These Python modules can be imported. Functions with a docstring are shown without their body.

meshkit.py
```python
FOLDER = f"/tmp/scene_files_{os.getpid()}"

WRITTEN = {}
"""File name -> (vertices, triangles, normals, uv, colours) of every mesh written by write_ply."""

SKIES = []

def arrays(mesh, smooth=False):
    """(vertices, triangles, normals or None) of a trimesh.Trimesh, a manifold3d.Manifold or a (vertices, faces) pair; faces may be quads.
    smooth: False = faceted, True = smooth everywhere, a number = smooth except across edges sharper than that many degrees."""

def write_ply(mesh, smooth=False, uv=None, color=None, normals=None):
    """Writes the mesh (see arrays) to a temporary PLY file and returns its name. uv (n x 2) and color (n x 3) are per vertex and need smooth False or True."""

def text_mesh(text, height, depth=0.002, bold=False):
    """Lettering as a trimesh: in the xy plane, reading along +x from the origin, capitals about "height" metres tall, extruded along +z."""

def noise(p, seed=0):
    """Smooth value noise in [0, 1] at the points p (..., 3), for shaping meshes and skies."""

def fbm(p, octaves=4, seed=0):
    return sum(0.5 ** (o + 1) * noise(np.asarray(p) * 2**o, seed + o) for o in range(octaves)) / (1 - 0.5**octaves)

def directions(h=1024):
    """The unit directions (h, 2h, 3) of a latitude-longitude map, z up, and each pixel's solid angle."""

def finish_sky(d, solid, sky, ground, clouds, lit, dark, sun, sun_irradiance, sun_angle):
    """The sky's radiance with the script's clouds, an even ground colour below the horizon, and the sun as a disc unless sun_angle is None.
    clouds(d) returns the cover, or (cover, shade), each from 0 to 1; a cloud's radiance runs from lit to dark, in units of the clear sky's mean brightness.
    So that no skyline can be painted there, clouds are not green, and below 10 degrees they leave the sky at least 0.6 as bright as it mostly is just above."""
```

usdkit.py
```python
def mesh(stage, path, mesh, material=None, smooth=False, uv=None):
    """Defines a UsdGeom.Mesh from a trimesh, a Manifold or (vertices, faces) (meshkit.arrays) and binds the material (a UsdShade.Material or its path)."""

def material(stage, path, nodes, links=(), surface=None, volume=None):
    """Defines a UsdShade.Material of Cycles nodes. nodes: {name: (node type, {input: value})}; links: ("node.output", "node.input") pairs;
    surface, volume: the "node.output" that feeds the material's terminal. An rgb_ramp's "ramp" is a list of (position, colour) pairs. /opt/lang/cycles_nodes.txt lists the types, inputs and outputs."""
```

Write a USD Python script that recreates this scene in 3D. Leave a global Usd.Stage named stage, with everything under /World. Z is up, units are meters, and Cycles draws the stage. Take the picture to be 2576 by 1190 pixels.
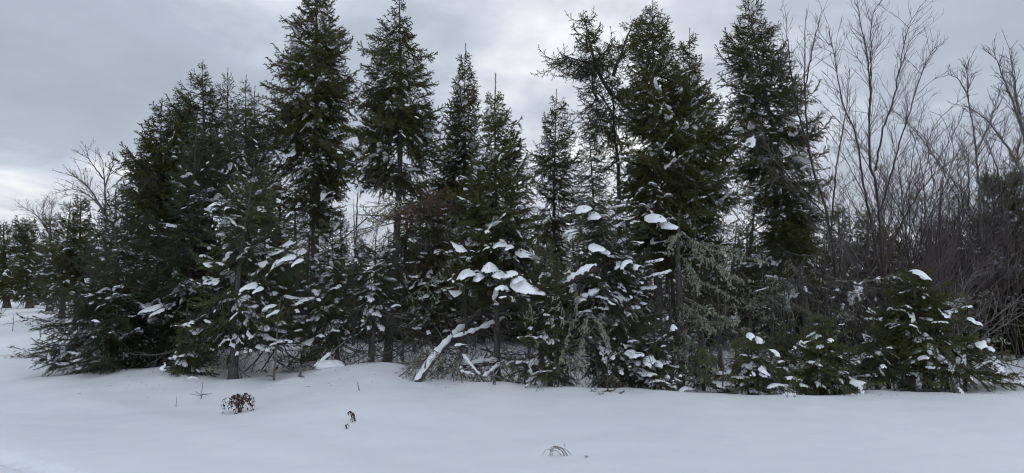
import math, random
import numpy as np, trimesh, usdkit, meshkit
from scipy import ndimage
from scipy.interpolate import RBFInterpolator
from pxr import Usd, UsdGeom, UsdLux, UsdShade, Gf, Sdf

random.seed(7); rng = np.random.default_rng(7)
stage = Usd.Stage.CreateInMemory()
UsdGeom.SetStageUpAxis(stage, 'Z'); UsdGeom.SetStageMetersPerUnit(stage, 1.0)
World = UsdGeom.Xform.Define(stage, '/World'); stage.SetDefaultPrim(World.GetPrim())
UsdGeom.Scope.Define(stage, '/World/Looks')

# ------------------------------------------------------------------ camera
CAM_Z, F_PX, CX, CY, HORIZON = 1.75, 1679.0, 1288.0, 595.0, 720.0   # in units of a 2576 x 1190 picture
PITCH = math.atan((HORIZON - CY) / F_PX)
cam = UsdGeom.Camera.Define(stage, '/World/Camera')
cam.CreateHorizontalApertureAttr(36.0); cam.CreateVerticalApertureAttr(36.0 * 473 / 1024)
cam.CreateFocalLengthAttr(36.0 * F_PX / 2576.0)
cam.AddTranslateOp().Set(Gf.Vec3d(0, 0, CAM_Z)); cam.AddRotateXOp().Set(90.0 + math.degrees(PITCH))
cam.CreateClippingRangeAttr(Gf.Vec2f(0.1, 2000)); cam.CreateExposureAttr(0.0)

# ------------------------------------------------------------------ sky and veiled sun
SUN_AZ, SUN_EL = math.radians(10.0), math.radians(28.0)      # azimuth from +y towards +x
sun_dir = (math.sin(SUN_AZ) * math.cos(SUN_EL), math.cos(SUN_AZ) * math.cos(SUN_EL), math.sin(SUN_EL))
STRENGTH = 0.1
sky = usdkit.material(stage, '/World/Looks/overcast_sky', {
    'tc': ('texture_coordinate', {}),
    'sky': ('sky_texture', {'sky_type': 'single_scattering', 'sun_disc': False, 'sun_elevation': SUN_EL, 'sun_rotation': SUN_AZ}),
    'xyz': ('separate_xyz', {}),
    'zb': ('math', {'math_type': 'add', 'value2': 0.22}),
    'zm': ('math', {'math_type': 'maximum', 'value2': 0.12}),
    'u': ('math', {'math_type': 'divide'}), 'v': ('math', {'math_type': 'divide'}),
    'uv': ('combine_xyz', {'z': 96.4}),
    'n1': ('noise_texture', {'scale': 1.25, 'detail': 5.0, 'roughness': 0.5, 'distortion': 0.35}),
    'n2': ('noise_texture', {'scale': 0.42, 'detail': 2.0, 'roughness': 0.5}),
    'w1': ('math', {'math_type': 'multiply_add', 'value2': 1.75, 'value3': -0.865}), 'w2': ('math', {'math_type': 'multiply_add', 'value2': 0.75, 'value3': 0.06}),
    'sum': ('math', {'math_type': 'add'}),
    'glow': ('normal', {'direction': sun_dir}),
    'g1': ('map_range', {'range_type': 'smoothstep', 'from_min': 0.86, 'from_max': 1.0, 'to_min': 0.0, 'to_max': 0.185, 'clamp': True}),
    'sum2': ('math', {'math_type': 'add'}),
    'n3': ('noise_texture', {'scale': 4.5, 'detail': 4.0, 'roughness': 0.55, 'distortion': 0.3}), 'w3': ('math', {'math_type': 'multiply_add', 'value2': 0.62, 'value3': -0.31}), 'sum3': ('math', {'math_type': 'add'}),
    'ramp': ('rgb_ramp', {'ramp': [(0.0, (.40, .45, .53)), (0.38, (.46, .515, .61)), (0.54, (.585, .64, .73)), (0.68, (.76, .80, .865)), (0.84, (.98, 1.0, 1.0)), (1.0, (1.0, 1.0, 1.0))]}),
    'gain': ('mix_color', {'blend_type': 'multiply', 'fac': 1.0, 'b': (10.3, 10.3, 10.3), 'use_clamp': False}),
    'zen': ('map_range', {'range_type': 'smoothstep', 'from_min': 0.38, 'from_max': 1.0, 'to_min': 1.0, 'to_max': 1.3, 'clamp': True}),
    'lum': ('mix_color', {'blend_type': 'multiply', 'fac': 1.0, 'use_clamp': False}),
    'mixc': ('mix_color', {'blend_type': 'mix', 'fac': 0.95, 'use_clamp': False}),
    'bg': ('background_shader', {'strength': STRENGTH}),
}, [('tc.generated', 'xyz.vector'), ('xyz.z', 'zb.value1'), ('zb.value', 'zm.value1'), ('xyz.x', 'u.value1'), ('zm.value', 'u.value2'),
    ('xyz.y', 'v.value1'), ('zm.value', 'v.value2'), ('u.value', 'uv.x'), ('v.value', 'uv.y'), ('uv.vector', 'n1.vector'), ('uv.vector', 'n2.vector'),
    ('n1.fac', 'w1.value1'), ('n2.fac', 'w2.value1'), ('w1.value', 'sum.value1'), ('w2.value', 'sum.value2'), ('tc.generated', 'glow.normal'), ('glow.dot', 'g1.value'),
    ('sum.value', 'sum2.value1'), ('g1.result', 'sum2.value2'), ('uv.vector', 'n3.vector'), ('n3.fac', 'w3.value1'), ('sum2.value', 'sum3.value1'), ('w3.value', 'sum3.value2'), ('sum3.value', 'ramp.fac'), ('ramp.color', 'gain.a'),
    ('sky.color', 'mixc.a'), ('xyz.z', 'zen.value'), ('gain.result', 'lum.a'), ('zen.result', 'lum.b'), ('lum.result', 'mixc.b'), ('mixc.result', 'bg.color')], surface='bg.background')
dome = UsdLux.DomeLight.Define(stage, '/World/sky'); dome.CreateIntensityAttr(1.0)
UsdShade.MaterialBindingAPI.Apply(dome.GetPrim()).Bind(sky)
dome.GetPrim().SetCustomDataByKey('kind', 'structure')
sun = UsdLux.DistantLight.Define(stage, '/World/sun')
sun.CreateIntensityAttr(0.18); sun.CreateAngleAttr(25.0); sun.CreateNormalizeAttr(True); sun.CreateColorAttr(Gf.Vec3f(1.0, 0.97, 0.92))
_z = Gf.Vec3d(*sun_dir); _x = Gf.Cross(Gf.Vec3d(0, 0, 1), _z).GetNormalized(); _y = Gf.Cross(_z, _x)
sun.AddTransformOp().Set(Gf.Matrix4d(_x[0], _x[1], _x[2], 0, _y[0], _y[1], _y[2], 0, _z[0], _z[1], _z[2], 0, 0, 0, 30, 1))

# ------------------------------------------------------------------ helpers
used = {}
def numbered(path, name):
    k = path + '/' + name; n = used.get(k, 0); used[k] = n + 1
    return k if n == 0 else f'{k}_{n:03d}'
def tag(prim, label=None, cat=None, group=None, kind=None):
    for k, v in (('label', label), ('category', cat), ('group', group), ('kind', kind)):
        if v: prim.SetCustomDataByKey(k, v)
    return prim
def thing(name, label, cat, loc=(0, 0, 0), group=None, kind=None):
    x = UsdGeom.Xform.Define(stage, numbered('/World', name)); x.AddTranslateOp().Set(Gf.Vec3d(*map(float, loc)))
    x.loc = np.array(loc, float)
    tag(x.GetPrim(), label, cat, group, kind); return x
def obj(name, mesh, mat, parent='/World', smooth=False, label=None, kind=None):
    path = parent if isinstance(parent, str) else str(parent.GetPath())
    m = usdkit.mesh(stage, numbered(path, name), mesh, M[mat], smooth=smooth)
    tag(m.GetPrim(), label=label, kind=kind); return m
def at(px, py, Y):
    """The point at depth Y that the photograph shows at (px, py), in 2576 x 1190 pixels."""
    a, b = (px - CX) / F_PX, -(py - CY) / F_PX
    d = np.array([a, math.cos(PITCH) - b * math.sin(PITCH), math.sin(PITCH) + b * math.cos(PITCH)])
    return np.array([0, 0, CAM_Z]) + d * (Y / d[1])
def cat_mesh(parts):
    vs, fs, n = [], [], 0
    for v, f in parts:
        vs.append(v); fs.append(f + n); n += len(v)
    return np.vstack(vs), np.vstack(fs)
def tube(p, r, sides=6, cap=True):
    p = np.asarray(p, float); r = np.broadcast_to(r, len(p)).astype(float)
    t = np.gradient(p, axis=0); t /= np.linalg.norm(t, axis=1, keepdims=True) + 1e-12
    ref = np.array([0, 0, 1.0]) if abs(t[0, 2]) < 0.9 else np.array([1.0, 0, 0])
    a = np.cross(t, ref); a /= np.linalg.norm(a, axis=1, keepdims=True) + 1e-12; b = np.cross(t, a)
    ang = np.arange(sides) / sides * 2 * np.pi
    v = p[:, None] + r[:, None, None] * (np.cos(ang)[None, :, None] * a[:, None] + np.sin(ang)[None, :, None] * b[:, None])
    n = len(p); i, j = np.meshgrid(np.arange(n - 1), np.arange(sides), indexing='ij'); j2 = (j + 1) % sides
    q = np.stack([i * sides + j, i * sides + j2, (i + 1) * sides + j2, (i + 1) * sides + j], -1).reshape(-1, 4)
    f = np.vstack([q[:, [0, 2, 1]], q[:, [0, 3, 2]]]); v = v.reshape(-1, 3)
    if cap:
        v = np.vstack([v, p[:1], p[-1:]]); k = np.arange(sides); k2 = (k + 1) % sides
        f = np.vstack([f, np.stack([np.full(sides, n * sides), k, k2], 1), np.stack([np.full(sides, n * sides + 1), (n - 1) * sides + k2, (n - 1) * sides + k], 1)])
    return v, f
def interp_line(pts, n):
    pts = np.asarray(pts, float); d = np.r_[0, np.cumsum(np.linalg.norm(np.diff(pts, axis=0), axis=1))]
    s = np.linspace(0, d[-1], n); return np.stack([np.interp(s, d, pts[:, k]) for k in range(3)], 1)
def smooth_line(pts, n):
    from scipy.interpolate import CubicSpline, PchipInterpolator
    pts = np.asarray(pts, float); d = np.r_[0, np.cumsum(np.linalg.norm(np.diff(pts, axis=0), axis=1))]
    s = np.linspace(0, d[-1], n); return PchipInterpolator(d, pts)(s)

# ------------------------------------------------------------------ materials
M = {}
def needle_mat(name, dark, mid, light, frost=0.0):
    """Needles: tone varies from needle to needle and slowly from place to place; a few carry rime."""
    nodes = {'geo': ('geometry', {}), 'ns': ('noise_texture', {'scale': 0.9, 'detail': 3.0}),
             'a': ('math', {'math_type': 'multiply_add', 'value2': 0.55}),
             'r': ('rgb_ramp', {'ramp': [(0.15, dark), (0.5, mid), (0.9, light)] }),
             'fr': ('math', {'math_type': 'greater_than', 'value2': 1.0 - frost}),
             'mx': ('mix_color', {'blend_type': 'mix', 'b': (.42, .45, .47)}),
             'p': ('principled_bsdf', {'roughness': 0.5, 'specular_ior_level': 0.35}),
             'tr': ('translucent_bsdf', {}), 'mc': ('mix_closure', {'fac': 0.28})}
    links = [('geo.position', 'ns.vector'), ('ns.fac', 'a.value3'), ('geo.random_per_island', 'a.value1'), ('a.value', 'r.fac'),
             ('geo.random_per_island', 'fr.value1'), ('fr.value', 'mx.fac'), ('r.color', 'mx.a'), ('mx.result', 'p.base_color'), ('mx.result', 'tr.color'),
             ('p.BSDF', 'mc.closure1'), ('tr.BSDF', 'mc.closure2')]
    # multiply_add: random * 0.55 + noise - 0.25 stays within the ramp
    M[name] = usdkit.material(stage, '/World/Looks/' + name, nodes, links, surface='mc.closure')
needle_mat('spruce_needles', (.044, .046, .015), (.096, .098, .030), (.170, .168, .055), 0.02)
needle_mat('fir_needles', (.028, .042, .020), (.062, .088, .042), (.118, .152, .074), 0.03)
needle_mat('young_needles', (.052, .064, .022), (.112, .132, .046), (.190, .215, .080), 0.02)
needle_mat('grey_needles', (.040, .040, .026), (.078, .080, .054), (.140, .142, .108), 0.06)
needle_mat('rust_needles', (.075, .045, .030), (.145, .085, .058), (.220, .135, .095), 0.02)
def plain(name, c1, c2, scale=8, rough=0.85, bump=0.3, stretch=(1, 1, 1), dist=0.01, spec=0.25):
    M[name] = usdkit.material(stage, '/World/Looks/' + name, {
        'geo': ('geometry', {}), 'mp': ('mapping', {'scale': stretch}), 'n': ('noise_texture', {'scale': scale, 'detail': 5.0, 'roughness': 0.62}),
        'r': ('rgb_ramp', {'ramp': [(0.3, c1), (0.7, c2)]}), 'b': ('bump', {'strength': bump, 'distance': dist}),
        'p': ('principled_bsdf', {'roughness': rough, 'specular_ior_level': spec})},
        [('geo.position', 'mp.vector'), ('mp.vector', 'n.vector'), ('n.fac', 'r.fac'), ('r.color', 'p.base_color'), ('n.fac', 'b.height'), ('b.normal', 'p.normal')], surface='p.BSDF')
plain('conifer_bark', (.045, .040, .036), (.150, .138, .125), 26, 0.9, 0.7, (1, 1, .45), .02)
plain('grey_bark', (.050, .046, .042), (.200, .195, .180), 22, 0.9, 0.6, (1, 1, .6), .015)
plain('dark_bark', (.030, .022, .020), (.085, .066, .060), 26, 0.85, 0.4, (1, 1, .4), .01)
plain('twig_bark', (.058, .048, .046), (.150, .125, .120), 14, 0.8, 0.1)
plain('pale_twig', (.110, .095, .080), (.230, .205, .180), 14, 0.85, 0.1)
plain('stem_bark', (.055, .042, .034), (.120, .098, .082), 14, 0.85, 0.1)
plain('dead_twig', (.055, .048, .044), (.150, .135, .122), 14, 0.9, 0.1)
plain('lichen', (.190, .195, .135), (.400, .400, .300), 18, 0.95, 0.4)
plain('dead_leaf', (.050, .030, .022), (.130, .075, .052), 20, 0.8, 0.2)
plain('rust_wood', (.070, .030, .022), (.170, .085, .062), 18, 0.85, 0.4)
M['snow'] = usdkit.material(stage, '/World/Looks/snow', {
    'geo': ('geometry', {}), 'n': ('noise_texture', {'scale': 60.0, 'detail': 4.0, 'roughness': 0.6}), 'b': ('bump', {'strength': 0.25, 'distance': 0.004}),
    'p': ('principled_bsdf', {'base_color': (.86, .875, .90), 'roughness': 0.6, 'specular_ior_level': 0.3, 'sheen_weight': 0.0})},
    [('geo.position', 'n.vector'), ('n.fac', 'b.height'), ('b.normal', 'p.normal')], surface='p.BSDF')
M['snow_ground'] = usdkit.material(stage, '/World/Looks/snow_ground', {
    'geo': ('geometry', {}), 'mp': ('mapping', {'scale': (1.0, 1.6, 1.0)}),
    'n': ('noise_texture', {'scale': 2.2, 'detail': 6.0, 'roughness': 0.55}), 'n2': ('noise_texture', {'scale': 55.0, 'detail': 3.0, 'roughness': 0.6}),
    'b1': ('bump', {'strength': 0.35, 'distance': 0.03}), 'b2': ('bump', {'strength': 0.22, 'distance': 0.005}),
    'r': ('rgb_ramp', {'ramp': [(0.3, (.82, .84, .875)), (0.7, (.87, .88, .90))]}),
    'p': ('principled_bsdf', {'roughness': 0.6, 'specular_ior_level': 0.3})},
    [('geo.position', 'mp.vector'), ('mp.vector', 'n.vector'), ('geo.position', 'n2.vector'), ('n.fac', 'b1.height'), ('n2.fac', 'b2.height'),
     ('b1.normal', 'b2.normal'), ('b2.normal', 'p.normal'), ('n.fac', 'r.fac'), ('r.color', 'p.base_color')], surface='p.BSDF')

# ------------------------------------------------------------------ snow-covered ground
ctl = []
for px, py, Y in [(0, 1000, 10.6), (0, 905, 14.5), (20, 800, 22), (0, 763, 32), (-500, 770, 32), (-400, 920, 14), (250, 932, 12.6), (440, 921, 12.3), (590, 946, 11.9), (750, 946, 11.6),
                  (850, 918, 11.8), (950, 911, 11.8), (1010, 930, 11.4), (1040, 952, 11.0), (1100, 962, 10.9), (1180, 958, 10.9), (1270, 979, 10.6), (1400, 981, 10.6), (1500, 985, 10.5), (1700, 985, 10.5),
                  (1800, 993, 10.4), (1900, 999, 10.3), (2000, 997, 10.3), (2100, 993, 10.4), (2300, 985, 10.7), (2500, 991, 10.6), (2560, 955, 12.2), (2500, 906, 15.8), (2800, 906, 16), (2900, 990, 10.6),
                  (940, 985, 9.6), (700, 1000, 10.0), (300, 1000, 10.3)]:
    ctl.append(at(px, py, Y))
for x in np.linspace(-12, 12, 9):
    for y, z in ((-6, 0), (0, 0), (5, 0), (7.5, 0.01)):
        ctl.append((x, y, z))
for x in np.linspace(-6.5, 7.5, 12):                      # the hollow under the trees, then the forest floor rising slowly
    h = 0.05 if x < -0.5 else -0.16
    ctl += [(x, 12.6 if x > -0.5 else 13.6, h + .02), (x, 14.5, h + .18), (x, 17, .36), (x, 21, .62), (x, 27, .85)]
for x in np.linspace(-30, 30, 9):
    ctl += [(x, 38, 1.1), (x, 60, 1.6)]
ctl = np.array(ctl)
rbf = RBFInterpolator(ctl[:, :2], ctl[:, 2], kernel='thin_plate_spline', smoothing=0.004, neighbors=40)
gx, gy = np.arange(-24, 24.01, .12), np.arange(-4, 44.01, .12)
GX, GY = np.meshgrid(gx, gy, indexing='ij')
_c = np.meshgrid(np.arange(-24, 24.5, .5), np.arange(-4, 44.5, .5), indexing='ij')
coarse = rbf(np.stack([_c[0].ravel(), _c[1].ravel()], 1)).reshape(_c[0].shape)
fine = ndimage.map_coordinates(coarse, [(GX + 24) / .5, (GY + 4) / .5], order=3, mode='nearest')
P3 = np.stack([GX * .55, GY * .8, GX * 0], -1)
fine += (meshkit.fbm(P3, 4, 3) - .5) * .10 * np.clip((GY - 3) / 6, .35, 1.6)
fine += (meshkit.fbm(np.stack([GX * .9 + GY * .5, GY * 2.6 - GX * .6, GX * 0], -1), 3, 17) - .5) * .022
fine += (meshkit.fbm(np.stack([GX * 1.1, GY * 1.1, GX * 0 + 5], -1), 3, 23) - .5) * .16 * np.exp(-((GY - 11.4) / 1.3) ** 2)
for _px, _Y, _d in ((588, 11.9, .10), (972, 13.4, .12), (2287, 11.4, .12), (690, 11.7, .05), (498, 11.8, .05), (1890, 10.9, .08), (2060, 11.2, .08), (600, 9.3, .025), (892, 8.3, .015), (1400, 7.1, .012), (908, 9.9, .012)):   # wells round stems
    _x = at(_px, 900, _Y)[0]; _r = .14 + 2.2 * _d; fine -= _d * np.exp(-((GX - _x) ** 2 + (GY - _Y) ** 2) / _r ** 2)
# a half-filled ski track crossing the near left corner
def track(x0, y0, x1, y1, w, d):
    global fine
    dx, dy = x1 - x0, y1 - y0; L = math.hypot(dx, dy)
    s = ((GX - x0) * dx + (GY - y0) * dy) / L; u = ((GX - x0) * -dy + (GY - y0) * dx) / L
    fine = fine + d * (-np.exp(-(u / w) ** 2) + .75 * np.exp(-((u + 1.7 * w) / w) ** 2))
track(-5.37, 7.0, -4.31, 6.42, .15, .13)
_a, _b = at(1000, 1128, 7.0), at(1250, 1192, 6.2); track(_a[0], _a[1], _b[0], _b[1], .3, .02)
def ground(x, y):
    return float(ndimage.map_coordinates(fine, [[(x + 24) / .12], [(y + 4) / .12]], order=1, mode='nearest')[0])
nx, ny = GX.shape
iv = np.arange(nx * ny).reshape(nx, ny)
q = np.stack([iv[:-1, :-1], iv[1:, :-1], iv[1:, 1:], iv[:-1, 1:]], -1).reshape(-1, 4)
gv, gf = np.stack([GX, GY, fine], -1).reshape(-1, 3), np.vstack([q[:, :3], q[:, [0, 2, 3]]])
# the same sheet goes on to the horizon in one coarser ring, welded to the fine grid's rim
rim = np.r_[iv[:, 0], iv[-1, 1:], iv[:-1, -1][::-1], iv[0, 1:-1][::-1]]
rv = gv[rim]; parts_v, parts_f, prev, base = [gv], [gf], rim, len(gv)
for k, sc_ in enumerate((1.6, 3, 8, 40)):
    c = np.array([0, 20, 0]); v = c + (rv - c) * [sc_, sc_, 0]; v[:, 2] = rv[:, 2] * .5 ** k + (1 - .5 ** k) * 1.4 + (v[:, 1] > 40) * .3 * k
    ids = base + np.arange(len(v)); nxt = np.roll(np.arange(len(v)), -1)
    parts_f.append(np.vstack([np.stack([prev, ids, ids[nxt]], 1), np.stack([prev, ids[nxt], prev[nxt]], 1)])); parts_v.append(v); prev = ids; base += len(v)
g = obj('snowy_ground', (np.vstack(parts_v), np.vstack(parts_f)), 'snow_ground', smooth=True)
tag(g.GetPrim(), 'smooth bluish white snow drifting up to the trees', 'snow', kind='structure')

# ------------------------------------------------------------------ boughs: a library of sprays, shared by all conifers
stage.CreateClassPrim('/World/Library')
def spray(L, species, r):
    """Polylines of one bough along +x: (points, level)."""
    sp = dict(spruce=dict(step=.042, ang=58, lat=.52, oop=36, sub=.035, up=.26, droop=.24, subl=.52, hang=.34),
              fir=dict(step=.044, ang=55, lat=.50, oop=16, sub=.037, up=.12, droop=.28, subl=.46, hang=.35),
              young=dict(step=.050, ang=56, lat=.44, oop=24, sub=.042, up=.22, droop=.26, subl=.50, hang=.34),
              grey=dict(step=.066, ang=58, lat=.40, oop=32, sub=.056, up=.24, droop=.22, subl=.50, hang=.3),
              dead=dict(step=.10, ang=48, lat=.42, oop=35, sub=.09, up=.0, droop=.14, subl=.5, hang=.3))[species]
    n = max(5, int(L / .06)); t = np.linspace(0, 1, n)
    z = -sp['droop'] * L * np.sin(t * 2.4) * .8 + sp['up'] * L * t ** 3
    y = L * .05 * np.sin(t * r.uniform(2, 5) + r.uniform(0, 6))
    main = np.stack([t * L, y - y[0], z - z[0]], 1); out = [(main, 0)]
    s, side = max(.05, .14 * L), 1
    while s < L - .02:
        k = s / L; p = np.array([np.interp(k, t, main[:, j]) for j in range(3)])
        i = min(int(k * (n - 1)), n - 2); d = main[i + 1] - main[i]; d /= np.linalg.norm(d)
        l = (sp['lat'] * L * (1 - k) ** .8 * min(1, .5 + k * 2.2) + .05) * r.uniform(.55, 1.15); side = -side
        a = math.radians(sp['ang'] * (1.05 - .35 * k) + r.normal(0, 7)) * side; el = math.radians(r.normal(-6, sp['oop']))
        ld = np.array([d[0] * math.cos(a) - d[1] * math.sin(a), d[0] * math.sin(a) + d[1] * math.cos(a), d[2] + math.tan(el) * .8]); ld /= np.linalg.norm(ld)
        m = max(3, int(l / .05)); u = np.linspace(0, 1, m)[:, None]
        lat = p + ld * l * u + np.array([0, 0, -1]) * l * sp['hang'] * u ** 2 * r.uniform(.3, 1.2) + np.array([d[0], d[1], 0]) * l * .16 * u ** 2
        out.append((lat, 1))
        ss, s2 = .25 * l + .01, 1
        while ss < l - .015:
            kk = ss / l; pp = np.array([np.interp(kk, u[:, 0], lat[:, j]) for j in range(3)]); s2 = -s2
            b = math.radians(54 + r.normal(0, 10)) * s2; l2 = (sp['subl'] * (l - ss) + .025) * r.uniform(.6, 1.15)
            sd = np.array([ld[0] * math.cos(b) - ld[1] * math.sin(b), ld[0] * math.sin(b) + ld[1] * math.cos(b), ld[2] + r.normal(-.05, sp['oop'] / 70) - sp['hang'] * kk * .5]); sd /= np.linalg.norm(sd)
            out.append((np.stack([pp, pp + sd * l2 * .5, pp + sd * l2 + [0, 0, -.06 * l2]]), 2)); ss += sp['sub'] * r.uniform(.75, 1.25)
        s += sp['step'] * r.uniform(.75, 1.25)
    return out
def needles(lines, r, L, step=.0105, per=4, length=.021, width=.0045, bare=.22, ang=52, flat=0.0):
    P_, T_ = [], []
    for pts, lev in lines:
        d = np.r_[0, np.cumsum(np.linalg.norm(np.diff(pts, axis=0), axis=1))]
        s0 = bare * d[-1] if lev == 0 else (0.04 * d[-1] if lev == 1 else 0)
        s = np.arange(s0, d[-1] + 1e-6, step)
        p = np.stack([np.interp(s, d, pts[:, j]) for j in range(3)], 1); i = np.clip(np.searchsorted(d, s) - 1, 0, len(d) - 2)
        t = np.diff(pts, axis=0)[i]; t /= np.linalg.norm(t, axis=1, keepdims=True) + 1e-12
        P_.append(np.repeat(p, per, 0)); T_.append(np.repeat(t, per, 0))
    p, t = np.vstack(P_), np.vstack(T_); m = len(p)
    a = np.cross(t, [0, 0, 1.0]); a /= np.linalg.norm(a, axis=1, keepdims=True) + 1e-9; b = np.cross(a, t)
    ph = r.uniform(0, 2 * np.pi, m); rad = np.cos(ph)[:, None] * a + (np.sin(ph) * (1 - flat))[:, None] * b
    an = np.radians(r.normal(ang, 10, m))[:, None]; d = t * np.cos(an) + rad * np.sin(an)
    w = np.cross(d, r.normal(size=(m, 3))); w /= np.linalg.norm(w, axis=1, keepdims=True) + 1e-9
    ln = length * r.uniform(.75, 1.2, (m, 1)); p = p + t * r.uniform(-.5, .5, (m, 1)) * step
    v = np.stack([p - w * width / 2, p + w * width / 2, p + d * ln], 1).reshape(-1, 3)
    return v, np.arange(3 * m).reshape(-1, 3)
def stems(lines, L, r0, levels=(0, 1)):
    out = []
    for pts, lev in lines:
        if lev not in levels: continue
        rr = r0 * (1, .38, .22)[lev]; k = np.linspace(1, .3 if lev == 0 else .5, len(pts))
        out.append(tube(pts, np.maximum(rr * k, .0016), 4 if lev == 0 else 3, cap=False))
    return cat_mesh(out)
def snow_cap(lines, L, r, cover, res=.018, thick=.035, grain=.17, fill=0, small=6):
    """A cap of snow lying on the upper side of a spray, in patches with lobed rims."""
    p = np.vstack([interp_line(x, max(2, int(np.linalg.norm(x[-1] - x[0]) / .012))) for x, lev in lines for _ in range((3, 2, 1)[lev])])
    p = p[p[:, 0] > (.05 if fill else .2) * L]
    lo = p[:, :2].min(0) - .08; sh = np.ceil((p[:, :2].max(0) + .08 - lo) / res).astype(int) + 1
    ij = ((p[:, :2] - lo) / res).round().astype(int)
    w = np.zeros(sh); wz = np.zeros(sh); np.add.at(w, (ij[:, 0], ij[:, 1]), 1); np.add.at(wz, (ij[:, 0], ij[:, 1]), p[:, 2])
    s1 = 1.1; W, WZ = ndimage.gaussian_filter(w, s1), ndimage.gaussian_filter(wz, s1); W2, WZ2 = ndimage.gaussian_filter(w, 3.5), ndimage.gaussian_filter(wz, 3.5)
    zz = WZ2 / np.maximum(W2, 1e-6) + .012
    if fill: zz = .4 * zz + .6 * np.average(zz, weights=W2) - .01
    X, Y = lo[0] + np.arange(sh[0]) * res, lo[1] + np.arange(sh[1]) * res; XX, YY = np.meshgrid(X, Y, indexing='ij')
    q = np.stack([XX, YY, XX * 0 + r.uniform(0, 99)], -1)
    n1 = meshkit.fbm(q / grain, 2, 5); n2 = meshkit.fbm(q / .055, 2, 9)
    thr = np.quantile(n1, 1 - cover) if cover < 1 else -1
    field = np.clip(W / .5, 0, 1) * (.45 + 1.1 * n2) + np.clip((n1 - thr) * 5, -1.2, .55) - .55
    if fill: field = ndimage.gaussian_filter(np.clip(W / .25, 0, 1), 2.6) * .75 + np.clip(W / .5, 0, 1) * .25 - .44 + (meshkit.fbm(q / .13, 3, 5) - .5) * 1.1 + (n2 - .5) * .6 - 1.6 * np.clip(np.hypot((XX - .56 * L) / (.44 * L), YY / (.30 * L)) - .72, 0, 2)
    field = ndimage.gaussian_filter(field, .7)
    if fill: field = ndimage.gaussian_filter(field, 1.0)
    edt = ndimage.distance_transform_edt(field > 0) * res
    h = np.where(field > 0, thick * (1 - np.exp(-edt / (.42 * thick + .012))) * (.45 + .5 * n1 + .6 * n2), -.006 - .2 * thick * fill)
    keep = ndimage.binary_dilation(field > 0)
    lab, nl = ndimage.label(field > 0); size = ndimage.sum(field > 0, lab, np.arange(nl + 1))
    keep &= ~np.isin(ndimage.grey_dilation(lab, 3), np.nonzero(size < small)[0][1:] if nl else [])
    idx = -np.ones(sh, int); idx[keep] = np.arange(keep.sum())
    if keep.sum() < 8: return None
    v = np.stack([XX[keep], YY[keep], (zz + h + .012)[keep]], 1)
    c = np.stack([idx[:-1, :-1], idx[1:, :-1], idx[1:, 1:], idx[:-1, 1:]], -1).reshape(-1, 4); c = c[(c >= 0).all(1)]
    if len(c) < 4: return None
    f = np.vstack([c[:, :3], c[:, [0, 2, 3]]]); u, i = np.unique(f, return_inverse=True)
    v, f = v[u], i.reshape(f.shape)
    if thick > .03: v = np.array(trimesh.smoothing.filter_laplacian(trimesh.Trimesh(v, f, process=False), lamb=.5, iterations=4 if fill else 1).vertices)
    return v, f
LIB, RAW = {}, {}
CLASSES = (.25, .45, .75, 1.1, 1.5)
NEEDLE = dict(spruce=dict(step=.011, per=5, length=.024, width=.0066), fir=dict(step=.0115, per=5, length=.022, width=.0048, flat=.35),
              young=dict(step=.0115, per=5, length=.025, width=.0058), grey=dict(step=.012, per=4, length=.022, width=.0052))
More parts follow.
